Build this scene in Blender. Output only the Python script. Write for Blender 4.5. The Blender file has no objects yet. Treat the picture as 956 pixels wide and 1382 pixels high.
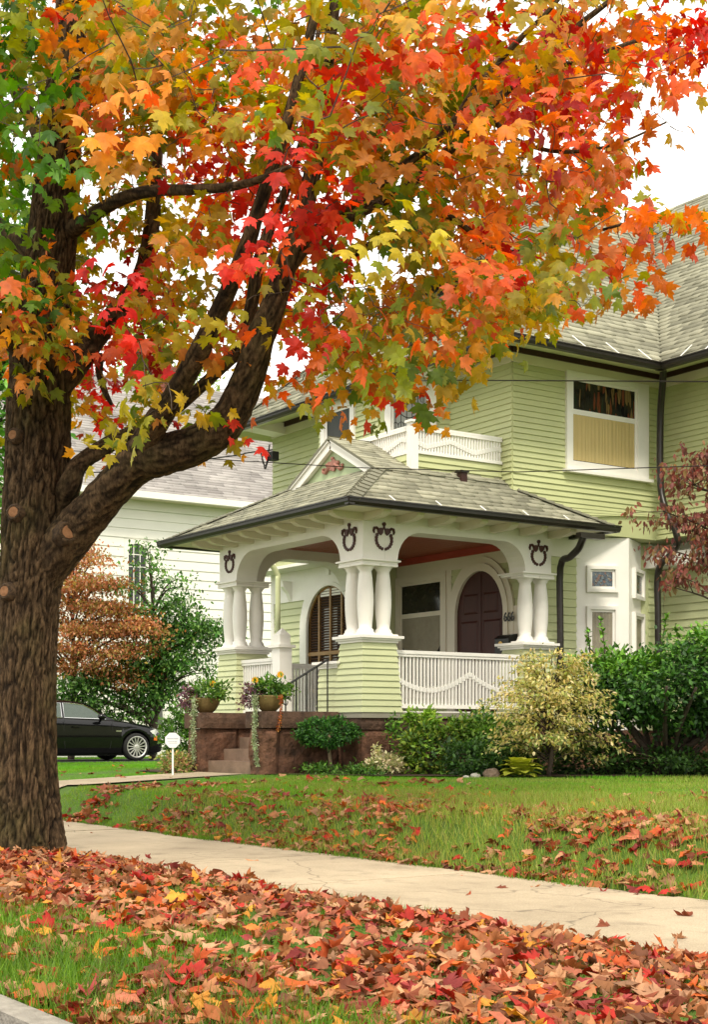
import bpy, math, random
import numpy as np
from mathutils import Vector, Matrix, noise

sc = bpy.context.scene
C = sc.collection
R = math.radians
rnd = random.Random(11)
rng = np.random.default_rng(5)

# ------------------------------------------------------------------ camera
F, YH, EYE = 1970.0, 990.0, 0.95          # focal length in photo pixels, horizon row, eye height over the sidewalk
TH = math.atan2(3368 - 478, F)            # the photo looks this far left of the +Y (away from street) axis
VX, VY, RX, RY = -math.sin(TH), math.cos(TH), math.cos(TH), math.sin(TH)
cam = bpy.data.cameras.new('camera')
cam.sensor_fit = 'VERTICAL'; cam.sensor_height = 36.0
cam.lens = F / 1382 * 36.0
cam.shift_y = (YH - 691) / 1382
cam.clip_start = 0.1; cam.clip_end = 3000
camo = bpy.data.objects.new('camera', cam)
C.objects.link(camo)
camo.location = (0, 0, EYE); camo.rotation_euler = (R(90), 0, TH)
sc.camera = camo

# ------------------------------------------------------------------ overcast sky, soft sun, exposure
SUN_AZ, SUN_EL = R(-35), R(52)            # compass angle of the sun, measured from +X towards +Y
w = bpy.data.worlds.new('World'); sc.world = w; w.use_nodes = True
nt = w.node_tree
bgn = nt.nodes['Background']
sky = nt.nodes.new('ShaderNodeTexSky'); sky.sky_type = 'NISHITA'; sky.sun_disc = False
sky.sun_elevation = SUN_EL; sky.sun_rotation = R(90) - SUN_AZ
sky.air_density = 1.0; sky.dust_density = 2.5
mixn = nt.nodes.new('ShaderNodeMixRGB'); mixn.inputs[0].default_value = 0.86
mixn.inputs[2].default_value = (11.2, 10.8, 10.0, 1)      # the cloud deck
nt.links.new(sky.outputs[0], mixn.inputs[1]); nt.links.new(mixn.outputs[0], bgn.inputs[0])
bgn.inputs[1].default_value = 0.092
sl = bpy.data.lights.new('sun', 'SUN'); sl.energy = 1.5; sl.angle = R(11); sl.color = (1.0, 0.92, 0.78)
so = bpy.data.objects.new('sun', sl); C.objects.link(so)
sd = Vector((math.cos(SUN_EL) * math.cos(SUN_AZ), math.cos(SUN_EL) * math.sin(SUN_AZ), math.sin(SUN_EL)))
so.rotation_euler = sd.to_track_quat('Z', 'Y').to_euler(); so.location = sd * 60
sc.view_settings.view_transform = 'Standard'; sc.view_settings.look = 'None'
sc.view_settings.gamma = 1.0; sc.view_settings.exposure = 1.02
sc.render.engine = 'CYCLES'
sc.cycles.max_bounces = 7; sc.cycles.diffuse_bounces = 3; sc.cycles.transparent_max_bounces = 8

# ------------------------------------------------------------------ photo pixel -> place
def ray(px, py=YH):
    u = (px - 478) / F
    return Vector((VX + u * RX, VY + u * RY, (YH - py) / F))
def at(px, py, t):
    r = ray(px, py) * t; r.z += EYE; return r
def onX(px, py, X):
    r = ray(px, py); return at(px, py, X / r.x)
def onY(px, py, Y):
    r = ray(px, py); return at(px, py, Y / r.y)
def proj(P):
    """points (n,3) -> photo px, py, depth"""
    P = np.asarray(P, float)
    d = P[:, 0] * VX + P[:, 1] * VY
    l = P[:, 0] * RX + P[:, 1] * RY
    d = np.where(d > 0.2, d, 0.2)
    return 478 + F * l / d, YH - F * (P[:, 2] - EYE) / d, d
def sstep(a, b, x):
    t = np.clip((x - a) / (b - a), 0, 1); return t * t * (3 - 2 * t)

# ------------------------------------------------------------------ materials
MATS = {}
def _n(nt, t, **k):
    n = nt.nodes.new(t)
    for a, b in k.items(): setattr(n, a, b)
    return n
def base_mat(name):
    m = bpy.data.materials.new(name); m.use_nodes = True
    nt = m.node_tree; p = nt.nodes['Principled BSDF']
    MATS[name] = m
    return m, nt, p
def paint(name, col, rough=.55, var=.10, scale=3.0, bump=0.0, bscale=60, stretch=(1, 1, 1), spec=.35, objvar=.0, col2=None, detail=6, metallic=0):
    """plain coat with uneven tone (world-space noise), a little grain and per-piece variation"""
    m, nt, p = base_mat(name); L = nt.links.new
    g = _n(nt, 'ShaderNodeNewGeometry')
    mp = _n(nt, 'ShaderNodeMapping'); mp.inputs['Scale'].default_value = stretch
    L(g.outputs['Position'], mp.inputs[0])
    nz = _n(nt, 'ShaderNodeTexNoise'); nz.inputs['Scale'].default_value = scale; nz.inputs['Detail'].default_value = detail
    nz.inputs['Roughness'].default_value = .65
    L(mp.outputs[0], nz.inputs[0])
    rmp = _n(nt, 'ShaderNodeValToRGB')
    c = np.array(col); 
    lo = c * (1 - var); hi = np.clip(c * (1 + var), 0, 1)
    if col2 is not None: lo, hi = np.array(col), np.array(col2)
    rmp.color_ramp.elements[0].position = .3; rmp.color_ramp.elements[1].position = .7
    rmp.color_ramp.elements[0].color = (*lo, 1); rmp.color_ramp.elements[1].color = (*hi, 1)
    L(nz.outputs[0], rmp.inputs[0])
    out = rmp.outputs[0]
    if objvar:
        oi = _n(nt, 'ShaderNodeObjectInfo')
        mr = _n(nt, 'ShaderNodeMapRange'); mr.inputs[3].default_value = 1 - objvar; mr.inputs[4].default_value = 1 + objvar
        L(oi.outputs['Random'], mr.inputs[0])
        mx = _n(nt, 'ShaderNodeMixRGB', blend_type='MULTIPLY'); mx.inputs[0].default_value = 1
        L(out, mx.inputs[1]); L(mr.outputs[0], mx.inputs[2]); out = mx.outputs[0]
    L(out, p.inputs['Base Color'])
    p.inputs['Roughness'].default_value = rough
    p.inputs['Metallic'].default_value = metallic
    p.inputs['Specular IOR Level'].default_value = spec
    if bump:
        n2 = _n(nt, 'ShaderNodeTexNoise'); n2.inputs['Scale'].default_value = bscale; n2.inputs['Detail'].default_value = 5
        L(mp.outputs[0], n2.inputs[0])
        b = _n(nt, 'ShaderNodeBump'); b.inputs['Strength'].default_value = bump; b.inputs['Distance'].default_value = .02
        L(n2.outputs[0], b.inputs['Height']); L(b.outputs[0], p.inputs['Normal'])
    return m
def leafmat(name, trans=.35, rough=.5, src='attr', sat=1.0, spec=.3):
    """leaf: colour from the leaf's own attribute (or object colour), lets some light through"""
    m, nt, p = base_mat(name); L = nt.links.new
    if src == 'attr':
        a = _n(nt, 'ShaderNodeAttribute'); a.attribute_name = 'Col'; o = a.outputs['Color']
    else:
        a = _n(nt, 'ShaderNodeObjectInfo'); o = a.outputs['Color']
    g = _n(nt, 'ShaderNodeNewGeometry')
    nz = _n(nt, 'ShaderNodeTexNoise'); nz.inputs['Scale'].default_value = 22; nz.inputs['Detail'].default_value = 4
    L(g.outputs['Position'], nz.inputs[0])
    mr = _n(nt, 'ShaderNodeMapRange'); mr.inputs[1].default_value = .3; mr.inputs[2].default_value = .7
    mr.inputs[3].default_value = .78; mr.inputs[4].default_value = 1.2
    L(nz.outputs[0], mr.inputs[0])
    mx = _n(nt, 'ShaderNodeMixRGB', blend_type='MULTIPLY'); mx.inputs[0].default_value = 1
    L(o, mx.inputs[1]); L(mr.outputs[0], mx.inputs[2])
    L(mx.outputs[0], p.inputs['Base Color'])
    p.inputs['Roughness'].default_value = rough; p.inputs['Specular IOR Level'].default_value = spec
    tr = _n(nt, 'ShaderNodeBsdfTranslucent')
    hs = _n(nt, 'ShaderNodeHueSaturation'); hs.inputs['Saturation'].default_value = 1.1; hs.inputs['Value'].default_value = 1.6
    L(mx.outputs[0], hs.inputs['Color']); L(hs.outputs[0], tr.inputs[0])
    ms = _n(nt, 'ShaderNodeMixShader'); ms.inputs[0].default_value = trans
    L(p.outputs[0], ms.inputs[1]); L(tr.outputs[0], ms.inputs[2])
    L(ms.outputs[0], nt.nodes['Material Output'].inputs[0])
    return m
def glass(name, tint=(.02, .025, .025), alpha=.5, rough=.03):
    m, nt, p = base_mat(name); L = nt.links.new
    p.inputs['Base Color'].default_value = (*tint, 1); p.inputs['Roughness'].default_value = rough
    p.inputs['Specular IOR Level'].default_value = .6
    tr = _n(nt, 'ShaderNodeBsdfTransparent')
    ms = _n(nt, 'ShaderNodeMixShader'); ms.inputs[0].default_value = alpha
    L(tr.outputs[0], ms.inputs[1]); L(p.outputs[0], ms.inputs[2])
    L(ms.outputs[0], nt.nodes['Material Output'].inputs[0])
    return m
def stained(name, cols, scale=14, stretch=(1, 1, .45), lead=(.012, .011, .01), width=.06, rough=.12):
    m, nt, p = base_mat(name); L = nt.links.new
    g = _n(nt, 'ShaderNodeNewGeometry')
    mp = _n(nt, 'ShaderNodeMapping'); mp.inputs['Scale'].default_value = stretch
    L(g.outputs['Position'], mp.inputs[0])
    v = _n(nt, 'ShaderNodeTexVoronoi'); v.inputs['Scale'].default_value = scale
    e = _n(nt, 'ShaderNodeTexVoronoi', feature='DISTANCE_TO_EDGE'); e.inputs['Scale'].default_value = scale
    L(mp.outputs[0], v.inputs[0]); L(mp.outputs[0], e.inputs[0])
    sx = _n(nt, 'ShaderNodeSeparateColor'); L(v.outputs['Color'], sx.inputs[0])
    rp = _n(nt, 'ShaderNodeValToRGB'); rp.color_ramp.interpolation = 'CONSTANT'
    for i, c in enumerate(cols):
        el = rp.color_ramp.elements[i] if i < 2 else rp.color_ramp.elements.new(i / len(cols))
        el.position = i / len(cols); el.color = (*c, 1)
    L(sx.outputs[0], rp.inputs[0])
    lt = _n(nt, 'ShaderNodeMath', operation='LESS_THAN'); lt.inputs[1].default_value = width
    L(e.outputs['Distance'], lt.inputs[0])
    mx = _n(nt, 'ShaderNodeMixRGB'); mx.inputs[2].default_value = (*lead, 1)
    L(lt.outputs[0], mx.inputs[0]); L(rp.outputs[0], mx.inputs[1])
    L(mx.outputs[0], p.inputs['Base Color']); p.inputs['Roughness'].default_value = rough
    return m

green = paint('green_paint', (.52, .55, .29), .5, .07, 1.2, .05, 40, objvar=.035)
green1 = paint('green_paint_porch', (.55, .585, .34), .5, .07, 1.2, .05, 40, objvar=.035)
white = paint('white_paint', (.86, .84, .785), .45, .05, 2.0, .04, 50, objvar=.02)
cream = paint('cream_paint', (.74, .69, .57), .5, .05, 1.5, .04, 40)
nwhite = paint('neighbour_white', (.80, .79, .70), .55, .05, .7, .03, 30, objvar=.03)
brown = paint('brown_trim', (.045, .017, .014), .45, .12, 4)
gutterm = paint('gutter_metal', (.017, .013, .010), .38, .15, 3, spec=.5)
redceil = paint('red_ceiling', (.33, .075, .035), .4, .10, 4, .1, 30, (1, 12, 1))
maroon = paint('door_wood', (.055, .011, .007), .5, .25, 5, .1, 40, (6, 6, .6))
oak = paint('oak_blind', (.30, .17, .055), .45, .15, 6, .05, 40, (8, 8, 1))
slatm = paint('dark_slats', (.085, .035, .015), .5, .15, 6, objvar=.1)
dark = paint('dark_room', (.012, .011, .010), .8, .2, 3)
blackiron = paint('black_iron', (.012, .012, .012), .4, .1, 10, spec=.5)
curtain = paint('ivory_curtain', (.80, .62, .28), .8, .08, 5, .05, 60, (5, 5, .4))
curtain2 = paint('grey_lace', (.42, .38, .28), .85, .12, 9, .05, 80)
brass = paint('brass', (.5, .32, .10), .35, .1, 20, metallic=.8)
glassm = glass('window_glass', (.014, .016, .016), .09)
screenm = paint('insect_screen', (.045, .048, .045), .45, .12, 12)
stain_big = stained('stained_upper', [(.015, .016, .013), (.03, .02, .012), (.02, .035, .02), (.012, .012, .012), (.16, .045, .02), (.02, .02, .016), (.20, .13, .05)], 15, (1, 1.8, .32))
stain_small = stained('stained_small', [(.075, .11, .14), (.09, .13, .155), (.06, .085, .11), (.17, .09, .06), (.10, .14, .16), (.22, .19, .14)], 30, (1, 1, 1), width=.05)
stain_dark = stained('stained_dark', [(.020, .019, .014), (.030, .027, .018), (.016, .016, .013), (.024, .024, .016)], 17, (1, 1, 1), width=.05)
frost = paint('obscure_glass', (.27, .28, .25), .2, .10, 14)
stone = paint('brownstone', (.035, .018, .011), .85, .5, 6, .9, 30, objvar=.22, col2=(.20, .095, .055))
stonecap = paint('brownstone_cap', (.032, .019, .012), .85, .5, 5, .7, 34, objvar=.15, col2=(.15, .085, .055))
stepm = paint('stone_step', (.15, .10, .068), .8, .2, 5, .3, 40, col2=(.27, .18, .125))
ornm = paint('ornament_maroon', (.065, .018, .014), .45, .2, 20)
ornp = paint('ornament_rose', (.36, .16, .12), .5, .2, 20)
def shingle_mat(name, lo, hi):
    m, nt, p = base_mat(name); L = nt.links.new
    a = _n(nt, 'ShaderNodeAttribute'); a.attribute_name = 'Col'
    rp = _n(nt, 'ShaderNodeValToRGB'); rp.color_ramp.elements[0].color = (*lo, 1); rp.color_ramp.elements[1].color = (*hi, 1)
    L(a.outputs['Fac'], rp.inputs[0])
    g = _n(nt, 'ShaderNodeNewGeometry')
    nz = _n(nt, 'ShaderNodeTexNoise'); nz.inputs['Scale'].default_value = 120; nz.inputs['Detail'].default_value = 3
    L(g.outputs['Position'], nz.inputs[0])
    n2 = _n(nt, 'ShaderNodeTexNoise'); n2.inputs['Scale'].default_value = .9; n2.inputs['Detail'].default_value = 5
    L(g.outputs['Position'], n2.inputs[0])
    ad = _n(nt, 'ShaderNodeMath', operation='ADD'); L(nz.outputs[0], ad.inputs[0]); L(n2.outputs[0], ad.inputs[1])
    mr = _n(nt, 'ShaderNodeMapRange'); mr.inputs[1].default_value = .6; mr.inputs[2].default_value = 1.4; mr.inputs[3].default_value = .72; mr.inputs[4].default_value = 1.25
    L(ad.outputs[0], mr.inputs[0])
    mx = _n(nt, 'ShaderNodeMixRGB', blend_type='MULTIPLY'); mx.inputs[0].default_value = 1
    L(rp.outputs[0], mx.inputs[1]); L(mr.outputs[0], mx.inputs[2]); L(mx.outputs[0], p.inputs['Base Color'])
    p.inputs['Roughness'].default_value = .9; p.inputs['Specular IOR Level'].default_value = .2
    return m
shing = shingle_mat('asphalt_shingle', (.19, .185, .135), (.385, .375, .275))
shingn = shingle_mat('grey_shingle', (.23, .21, .20), (.38, .355, .335))

# ------------------------------------------------------------------ mesh builder
class MB:
    def __init__(s): s.v = []; s.f = []
    def add(s, vs, fs):
        o = len(s.v); s.v += [tuple(v) for v in vs]; s.f += [tuple(i + o for i in f) for f in fs]; return s
    def box(s, x0, y0, z0, x1, y1, z1):
        vs = [(x, y, z) for z in (z0, z1) for y in (y0, y1) for x in (x0, x1)]
        return s.add(vs, [(0, 2, 3, 1), (4, 5, 7, 6), (0, 1, 5, 4), (1, 3, 7, 5), (3, 2, 6, 7), (2, 0, 4, 6)])
    def obox(s, P, a, b, c):
        """corner P and three edge vectors"""
        P, a, b, c = map(Vector, (P, a, b, c))
        vs = [P, P + a, P + b, P + a + b, P + c, P + a + c, P + b + c, P + a + b + c]
        return s.add(vs, [(0, 2, 3, 1), (4, 5, 7, 6), (0, 1, 5, 4), (1, 3, 7, 5), (3, 2, 6, 7), (2, 0, 4, 6)])
    def prism(s, poly, ext):
        n = len(poly); e = Vector(ext)
        vs = [Vector(p) for p in poly] + [Vector(p) + e for p in poly]
        return s.add(vs, [tuple(range(n)), tuple(range(2 * n - 1, n - 1, -1))] + [(i, (i + 1) % n, (i + 1) % n + n, i + n) for i in range(n)])
    def tube(s, pts, rad, seg=8, cap=True):
        pts = [Vector(p) for p in pts]; n = len(pts)
        if not hasattr(rad, '__len__'): rad = [rad] * n
        t0 = (pts[1] - pts[0]).normalized()
        u = t0.orthogonal().normalized(); vs = []
        for i in range(n):
            t = (pts[min(i + 1, n - 1)] - pts[max(i - 1, 0)])
            t = t.normalized() if t.length > 1e-9 else t0
            u = (u - t * u.dot(t)).normalized(); v = t.cross(u)
            for k in range(seg):
                a = 2 * math.pi * k / seg
                vs.append(pts[i] + (u * math.cos(a) + v * math.sin(a)) * rad[i])
        fs = [(i * seg + k, i * seg + (k + 1) % seg, (i + 1) * seg + (k + 1) % seg, (i + 1) * seg + k) for i in range(n - 1) for k in range(seg)]
        if cap: fs += [tuple(range(seg - 1, -1, -1)), tuple((n - 1) * seg + k for k in range(seg))]
        return s.add(vs, fs)
    def lathe(s, prof, c=(0, 0, 0), seg=16, M=None, cap=True):
        vs = []
        for r, z in prof:
            for k in range(seg):
                a = 2 * math.pi * k / seg; p = Vector((r * math.cos(a), r * math.sin(a), z))
                if M: p = M @ p
                vs.append(p + Vector(c))
        n = len(prof)
        fs = [(i * seg + k, i * seg + (k + 1) % seg, (i + 1) * seg + (k + 1) % seg, (i + 1) * seg + k) for i in range(n - 1) for k in range(seg)]
        if cap: fs += [tuple(range(seg - 1, -1, -1)), tuple((n - 1) * seg + k for k in range(seg))]
        return s.add(vs, fs)
    def sphere(s, c, r, seg=8, rings=6, sq=(1, 1, 1)):
        prof = [(max(1e-3, math.sin(math.pi * i / rings)), -math.cos(math.pi * i / rings)) for i in range(rings + 1)]
        M = Matrix.Diagonal((r * sq[0], r * sq[1], r * sq[2]))
        return s.lathe(prof, c, seg, M)
    def mesh(s, name):
        me = bpy.data.meshes.new(name); me.from_pydata([tuple(v) for v in s.v], [], s.f); me.update(); return me
    def build(s, name, mat, parent=None, smooth=False):
        return link(name, s.mesh(name), mat, parent, smooth)
ROOTLOC = {}
def link(name, me, mat, parent=None, smooth=False, shared=False):
    if not shared or not me.materials:
        if mat is not None: me.materials.append(mat)
        if smooth: me.polygons.foreach_set('use_smooth', [True] * len(me.polygons))
    o = bpy.data.objects.new(name, me); C.objects.link(o)
    if parent is not None:
        o.parent = parent
        if parent.type == 'EMPTY': o.matrix_parent_inverse = Matrix.Translation(-Vector(parent.location))
    return o
def tag(o, label=None, cat=None, group=None, kind=None):
    if label: o['label'] = label
    if cat: o['category'] = cat
    if group: o['group'] = group
    if kind: o['kind'] = kind
    return o
def thing(name, label, cat, loc=(0, 0, 0), group=None):
    o = bpy.data.objects.new(name, None); C.objects.link(o); o.location = loc; o.empty_display_size = .2
    return tag(o, label, cat, group)

# many small copies joined into one mesh (leaves, blades, shingles)
def scatter_mesh(name, TV, TF, pos, mats, cols=None):
    TV = np.asarray(TV, np.float32); n = len(pos); m = len(TV)
    V = np.einsum('nij,mj->nmi', mats.astype(np.float32), TV) + np.asarray(pos, np.float32)[:, None, :]
    me = bpy.data.meshes.new(name)
    lens = np.array([len(f) for f in TF]); flat = np.concatenate([np.array(f) for f in TF])
    me.vertices.add(n * m); me.vertices.foreach_set('co', V.reshape(-1))
    idx = (flat[None, :] + (np.arange(n) * m)[:, None]).reshape(-1).astype(np.int32)
    me.loops.add(len(idx)); me.loops.foreach_set('vertex_index', idx)
    L = np.tile(lens, n); st = np.concatenate([[0], np.cumsum(L)[:-1]]).astype(np.int32)
    me.polygons.add(len(L)); me.polygons.foreach_set('loop_start', st)
    if cols is not None:
        a = me.color_attributes.new('Col', 'FLOAT_COLOR', 'POINT')
        cc = np.ones((n, m, 4), np.float32); cc[:, :, :3] = np.asarray(cols, np.float32).reshape(n, -1, 3)
        a.data.foreach_set('color', cc.reshape(-1))
    me.update(calc_edges=True); me.validate()
    return me
def unit(v): return v / np.maximum(np.linalg.norm(v, axis=-1, keepdims=True), 1e-9)
def frames(tip, nor, size):
    """leaf frames: x across, y along tip, z normal, scaled"""
    y = unit(tip); z = unit(nor - y * np.sum(nor * y, -1, keepdims=True)); x = np.cross(y, z)
    M = np.stack([x, y, z], -1)
    return M * np.asarray(size).reshape(-1, 1, 1)
def catmull(P, n):
    P = [np.array(p, float) for p in P]; out = []
    P = [2 * P[0] - P[1]] + P + [2 * P[-1] - P[-2]]
    for i in range(1, len(P) - 2):
        for k in range(n):
            t = k / n; a, b, c, d = P[i - 1:i + 3]
            out.append(.5 * (2 * b + (c - a) * t + (2 * a - 5 * b + 4 * c - d) * t * t + (-a + 3 * b - 3 * c + d) * t ** 3))
    out.append(P[-2]); return out
# maple leaf template: 5 lobes, folded and drooping
_h = [(0, 0), (.15, -.07), (.40, -.02), (.31, .11), (.46, .22), (.64, .47), (.44, .42), (.37, .52), (.19, .44), (.25, .67), (.13, .70), (0, 1.0)]
_out = _h + [(-x, y) for x, y in _h[-2:0:-1]]
def crumple(V, F, amp, narrow, roll, seed):
    """dry fallen leaf: lobes twisted and rolled, edges uneven"""
    g = np.random.default_rng(seed); V = np.array(V, float); V[:, 2] += g.normal(0, amp, len(V)); V[:, :2] += g.normal(0, .025, (len(V), 2))
    a = V[:, 0] * roll; x = np.where(abs(roll) > .01, np.sin(a) / (roll if abs(roll) > .01 else 1), V[:, 0]); V[:, 2] += (1 - np.cos(a)) / (roll if abs(roll) > .01 else 1); V[:, 0] = x * narrow
    return V.tolist(), F
def maple(curl=.25, fold=.22, twist=0.0):
    V = [(0, .30, 0)]
    for x, y in _out:
        r = math.hypot(x, y - .3)
        V.append((x, y, -fold * abs(x) - curl * r * r + twist * x * (y - .3)))
    n = len(_out)
    return V, [(0, 1 + i, 1 + (i + 1) % n) for i in range(n)]
# ================================================================== GROUND
def gz(X, Y):
    X = np.asarray(X, float); Y = np.asarray(Y, float)
    lvl = .43 - .15 * sstep(-20, -29, X)
    bank = .33 * sstep(6.3, 6.9, Y) + .10 * np.clip((Y - 7.1) / 2.4, 0, 1)
    z = bank * lvl / .43
    verge = .05 * sstep(1.95, 2.5, Y) * sstep(4.55, 4.0, Y)
    z = z + verge
    return z
def gzs(x, y): return float(gz(x, y))
gx = np.concatenate([[-600, -300, -150, -100, -75], np.arange(-60, 8, 1.0), [10, 14, 20, 30, 60, 150, 400]])
gy = np.concatenate([[-300, -120, -60, -30, -15, -8, -4, 0, 1.80, 1.886], np.arange(2.1, 4.5, .3), [4.5, 5.4, 6.3], np.arange(6.45, 10, .15), np.arange(10, 30, 1.0), [35, 45, 70, 120, 250, 600]])
XX, YY = np.meshgrid(gx, gy)
ZZ = gz(XX, YY) + .012 * np.sin(XX * 1.7 + YY) * sstep(6.4, 7.2, YY)
ZZ = np.where(YY < 1.85, -.25, ZZ)
ZZ = np.where((YY >= 4.45) & (YY <= 6.35), -.03, ZZ)
gb = MB(); nx = len(gx)
gb.add(np.stack([XX, YY, ZZ], -1).reshape(-1, 3).tolist(), [(j * nx + i, j * nx + i + 1, (j + 1) * nx + i + 1, (j + 1) * nx + i) for j in range(len(gy) - 1) for i in range(nx - 1)])
soil = paint('turf_soil', (.055, .105, .012), .95, .3, 2.2, .6, 60, col2=(.10, .185, .018), detail=10)
tag(gb.build('ground', soil, smooth=True), kind='structure')
asph = paint('asphalt', (.045, .044, .043), .9, .3, 12, .4, 120)
st = MB(); st.box(-300, -9, -.30, 120, 1.768, -.15)
tag(st.build('street', asph), kind='structure')
kerbm = paint('kerb_granite', (.20, .18, .15), .85, .4, 14, .5, 60, objvar=.12, col2=(.34, .31, .26))
kb = MB(); kb.box(-60, 1.79, -.3, 30, 1.86, -.06)
kerb = tag(kb.build('kerb', kerbm), kind='structure')
x = -40.0
while x < 12:
    l = rnd.uniform(1.5, 2.2); b = MB()
    b.box(x, 1.77, -.16, x + l - .012, 1.885, .02 + rnd.uniform(-.006, .006)); b.build('kerb_stone', kerbm, kerb); x += l
conc = paint('old_concrete', (.38, .305, .205), .9, .3, 1.1, .5, 110, objvar=.08, col2=(.58, .475, .325), detail=12)
def weather(m):
    """speckle of aggregate and a few dark damp stains and hairline cracks in the concrete"""
    nt = m.node_tree; p = nt.nodes['Principled BSDF']; L = nt.links.new; src = p.inputs['Base Color'].links[0].from_socket
    g = _n(nt, 'ShaderNodeNewGeometry'); sp = _n(nt, 'ShaderNodeTexNoise'); sp.inputs['Scale'].default_value = 160; sp.inputs['Detail'].default_value = 2; L(g.outputs['Position'], sp.inputs[0])
    a = _n(nt, 'ShaderNodeMapRange'); a.inputs[1].default_value = .35; a.inputs[2].default_value = .65; a.inputs[3].default_value = .84; a.inputs[4].default_value = 1.1; L(sp.outputs[0], a.inputs[0])
    v = _n(nt, 'ShaderNodeTexVoronoi', feature='DISTANCE_TO_EDGE'); v.inputs['Scale'].default_value = .55; wz = _n(nt, 'ShaderNodeTexNoise'); wz.inputs['Scale'].default_value = 3; L(g.outputs['Position'], wz.inputs[0])
    ad = _n(nt, 'ShaderNodeMixRGB', blend_type='ADD'); ad.inputs[0].default_value = .35; L(g.outputs['Position'], ad.inputs[1]); L(wz.outputs['Color'], ad.inputs[2]); L(ad.outputs[0], v.inputs[0])
    c = _n(nt, 'ShaderNodeMapRange'); c.inputs[1].default_value = .0; c.inputs[2].default_value = .006; c.inputs[3].default_value = .55; c.inputs[4].default_value = 1.0; L(v.outputs['Distance'], c.inputs[0])
    st = _n(nt, 'ShaderNodeTexNoise'); st.inputs['Scale'].default_value = 4.5; st.inputs['Detail'].default_value = 8; L(g.outputs['Position'], st.inputs[0])
    s2 = _n(nt, 'ShaderNodeMapRange'); s2.inputs[1].default_value = .56; s2.inputs[2].default_value = .72; s2.inputs[3].default_value = 1.0; s2.inputs[4].default_value = .72; L(st.outputs[0], s2.inputs[0])
    for k in (a, c, s2):
        mx = _n(nt, 'ShaderNodeMixRGB', blend_type='MULTIPLY'); mx.inputs[0].default_value = 1; L(src, mx.inputs[1]); L(k.outputs[0], mx.inputs[2]); src = mx.outputs[0]
    L(src, p.inputs['Base Color'])
weather(conc)
sb = MB(); sb.box(-80, 4.52, -.1, 60, 6.28, -.02)
walk = tag(sb.build('sidewalk', paint('joint_soil', (.07, .06, .035), .95, .3, 8)), kind='structure')
x = -48.0; sl_m = None
while x < 14:
    b = MB(); dz = rnd.uniform(-.004, .006); t = rnd.uniform(-.005, .005)
    x1 = x + 1.83 - .022
    vs = [(x, 4.5, -.06), (x1, 4.5, -.06), (x1, 6.3, -.06), (x, 6.3, -.06), (x + .006, 4.506, .004 + dz), (x1 - .006, 4.506, .004 + dz + t), (x1 - .006, 6.294, .004 + dz + t), (x + .006, 6.294, .004 + dz)]
    b.add(vs, [(0, 1, 5, 4), (1, 2, 6, 5), (2, 3, 7, 6), (3, 0, 4, 7), (4, 5, 6, 7)])
    b.build('paving_slab', conc, walk); x += 1.83
# front walk to the steps, laid on the slope
fw = MB(); ys = np.arange(6.31, 9.45, .15)
for side in (0,):
    L0 = [(-17.40, y, gzs(-17, y) + .015) for y in ys]; L1 = [(-16.15, y, gzs(-17, y) + .015) for y in ys]
    n = len(ys); fw.add(L0 + L1, [(i, i + n, i + n + 1, i + 1) for i in range(n - 1)])
tag(fw.build('front_path', conc, smooth=True), kind='structure')
dv = MB(); ys = np.arange(1.90, 34, .5); ys = ys[(ys < 4.5) | (ys > 6.3)]
for blk in (ys[ys < 4.5], ys[ys > 6.3]):
    n = len(blk); L0 = [(-34.9, y, gzs(-33, y) + .012) for y in blk]; L1 = [(-31.3, y, gzs(-33, y) + .012) for y in blk]
    dv.add(L0 + L1, [(i, i + n, i + n + 1, i + 1) for i in range(n - 1)])
tag(dv.build('driveway', asph, smooth=True), kind='structure')
mulch = paint('bark_mulch', (.035, .020, .012), .95, .5, 20, .8, 70, col2=(.09, .055, .032))
mb = MB()
bed = [(-16.0, 9.25), (-15.0, 9.55), (-14.1, 10.1), (-13.2, 11.0), (-12.4, 12.2), (-11.6, 14), (-10.5, 16.4), (-15.5, 16.4), (-15.25, 10.5), (-15.7, 10.4)]
mb.add([(x, y, gzs(x, y) + .02) for x, y in bed], [tuple(range(len(bed)))])
bed2 = [(-18.6, 9.0), (-17.75, 9.0), (-17.75, 10.4), (-19, 10.4), (-19, 13), (-19.6, 13), (-19.6, 10)]
mb.add([(x, y, gzs(x, y) + .02) for x, y in bed2], [tuple(range(len(bed2)))])
tag(mb.build('planting_bed', mulch), kind='structure')
# ================================================================== GREEN HOUSE
HX, HY = -18.0, 14.5
house = thing('house', 'two-storey pale green clapboard house with arched white corner porch and grey shingle roof', 'house', (HX, HY, .43))
ZD = 1.22                                   # porch deck
XS2, YF2, XL = -15.17, 12.95, -21.46        # upper side wall, upper front wall, left end
XS1, YF1 = -15.50, 13.70                    # lower side wall, door wall
Z2, ZS = 3.78, 6.25                         # upper wall bottom, soffit at wall

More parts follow.
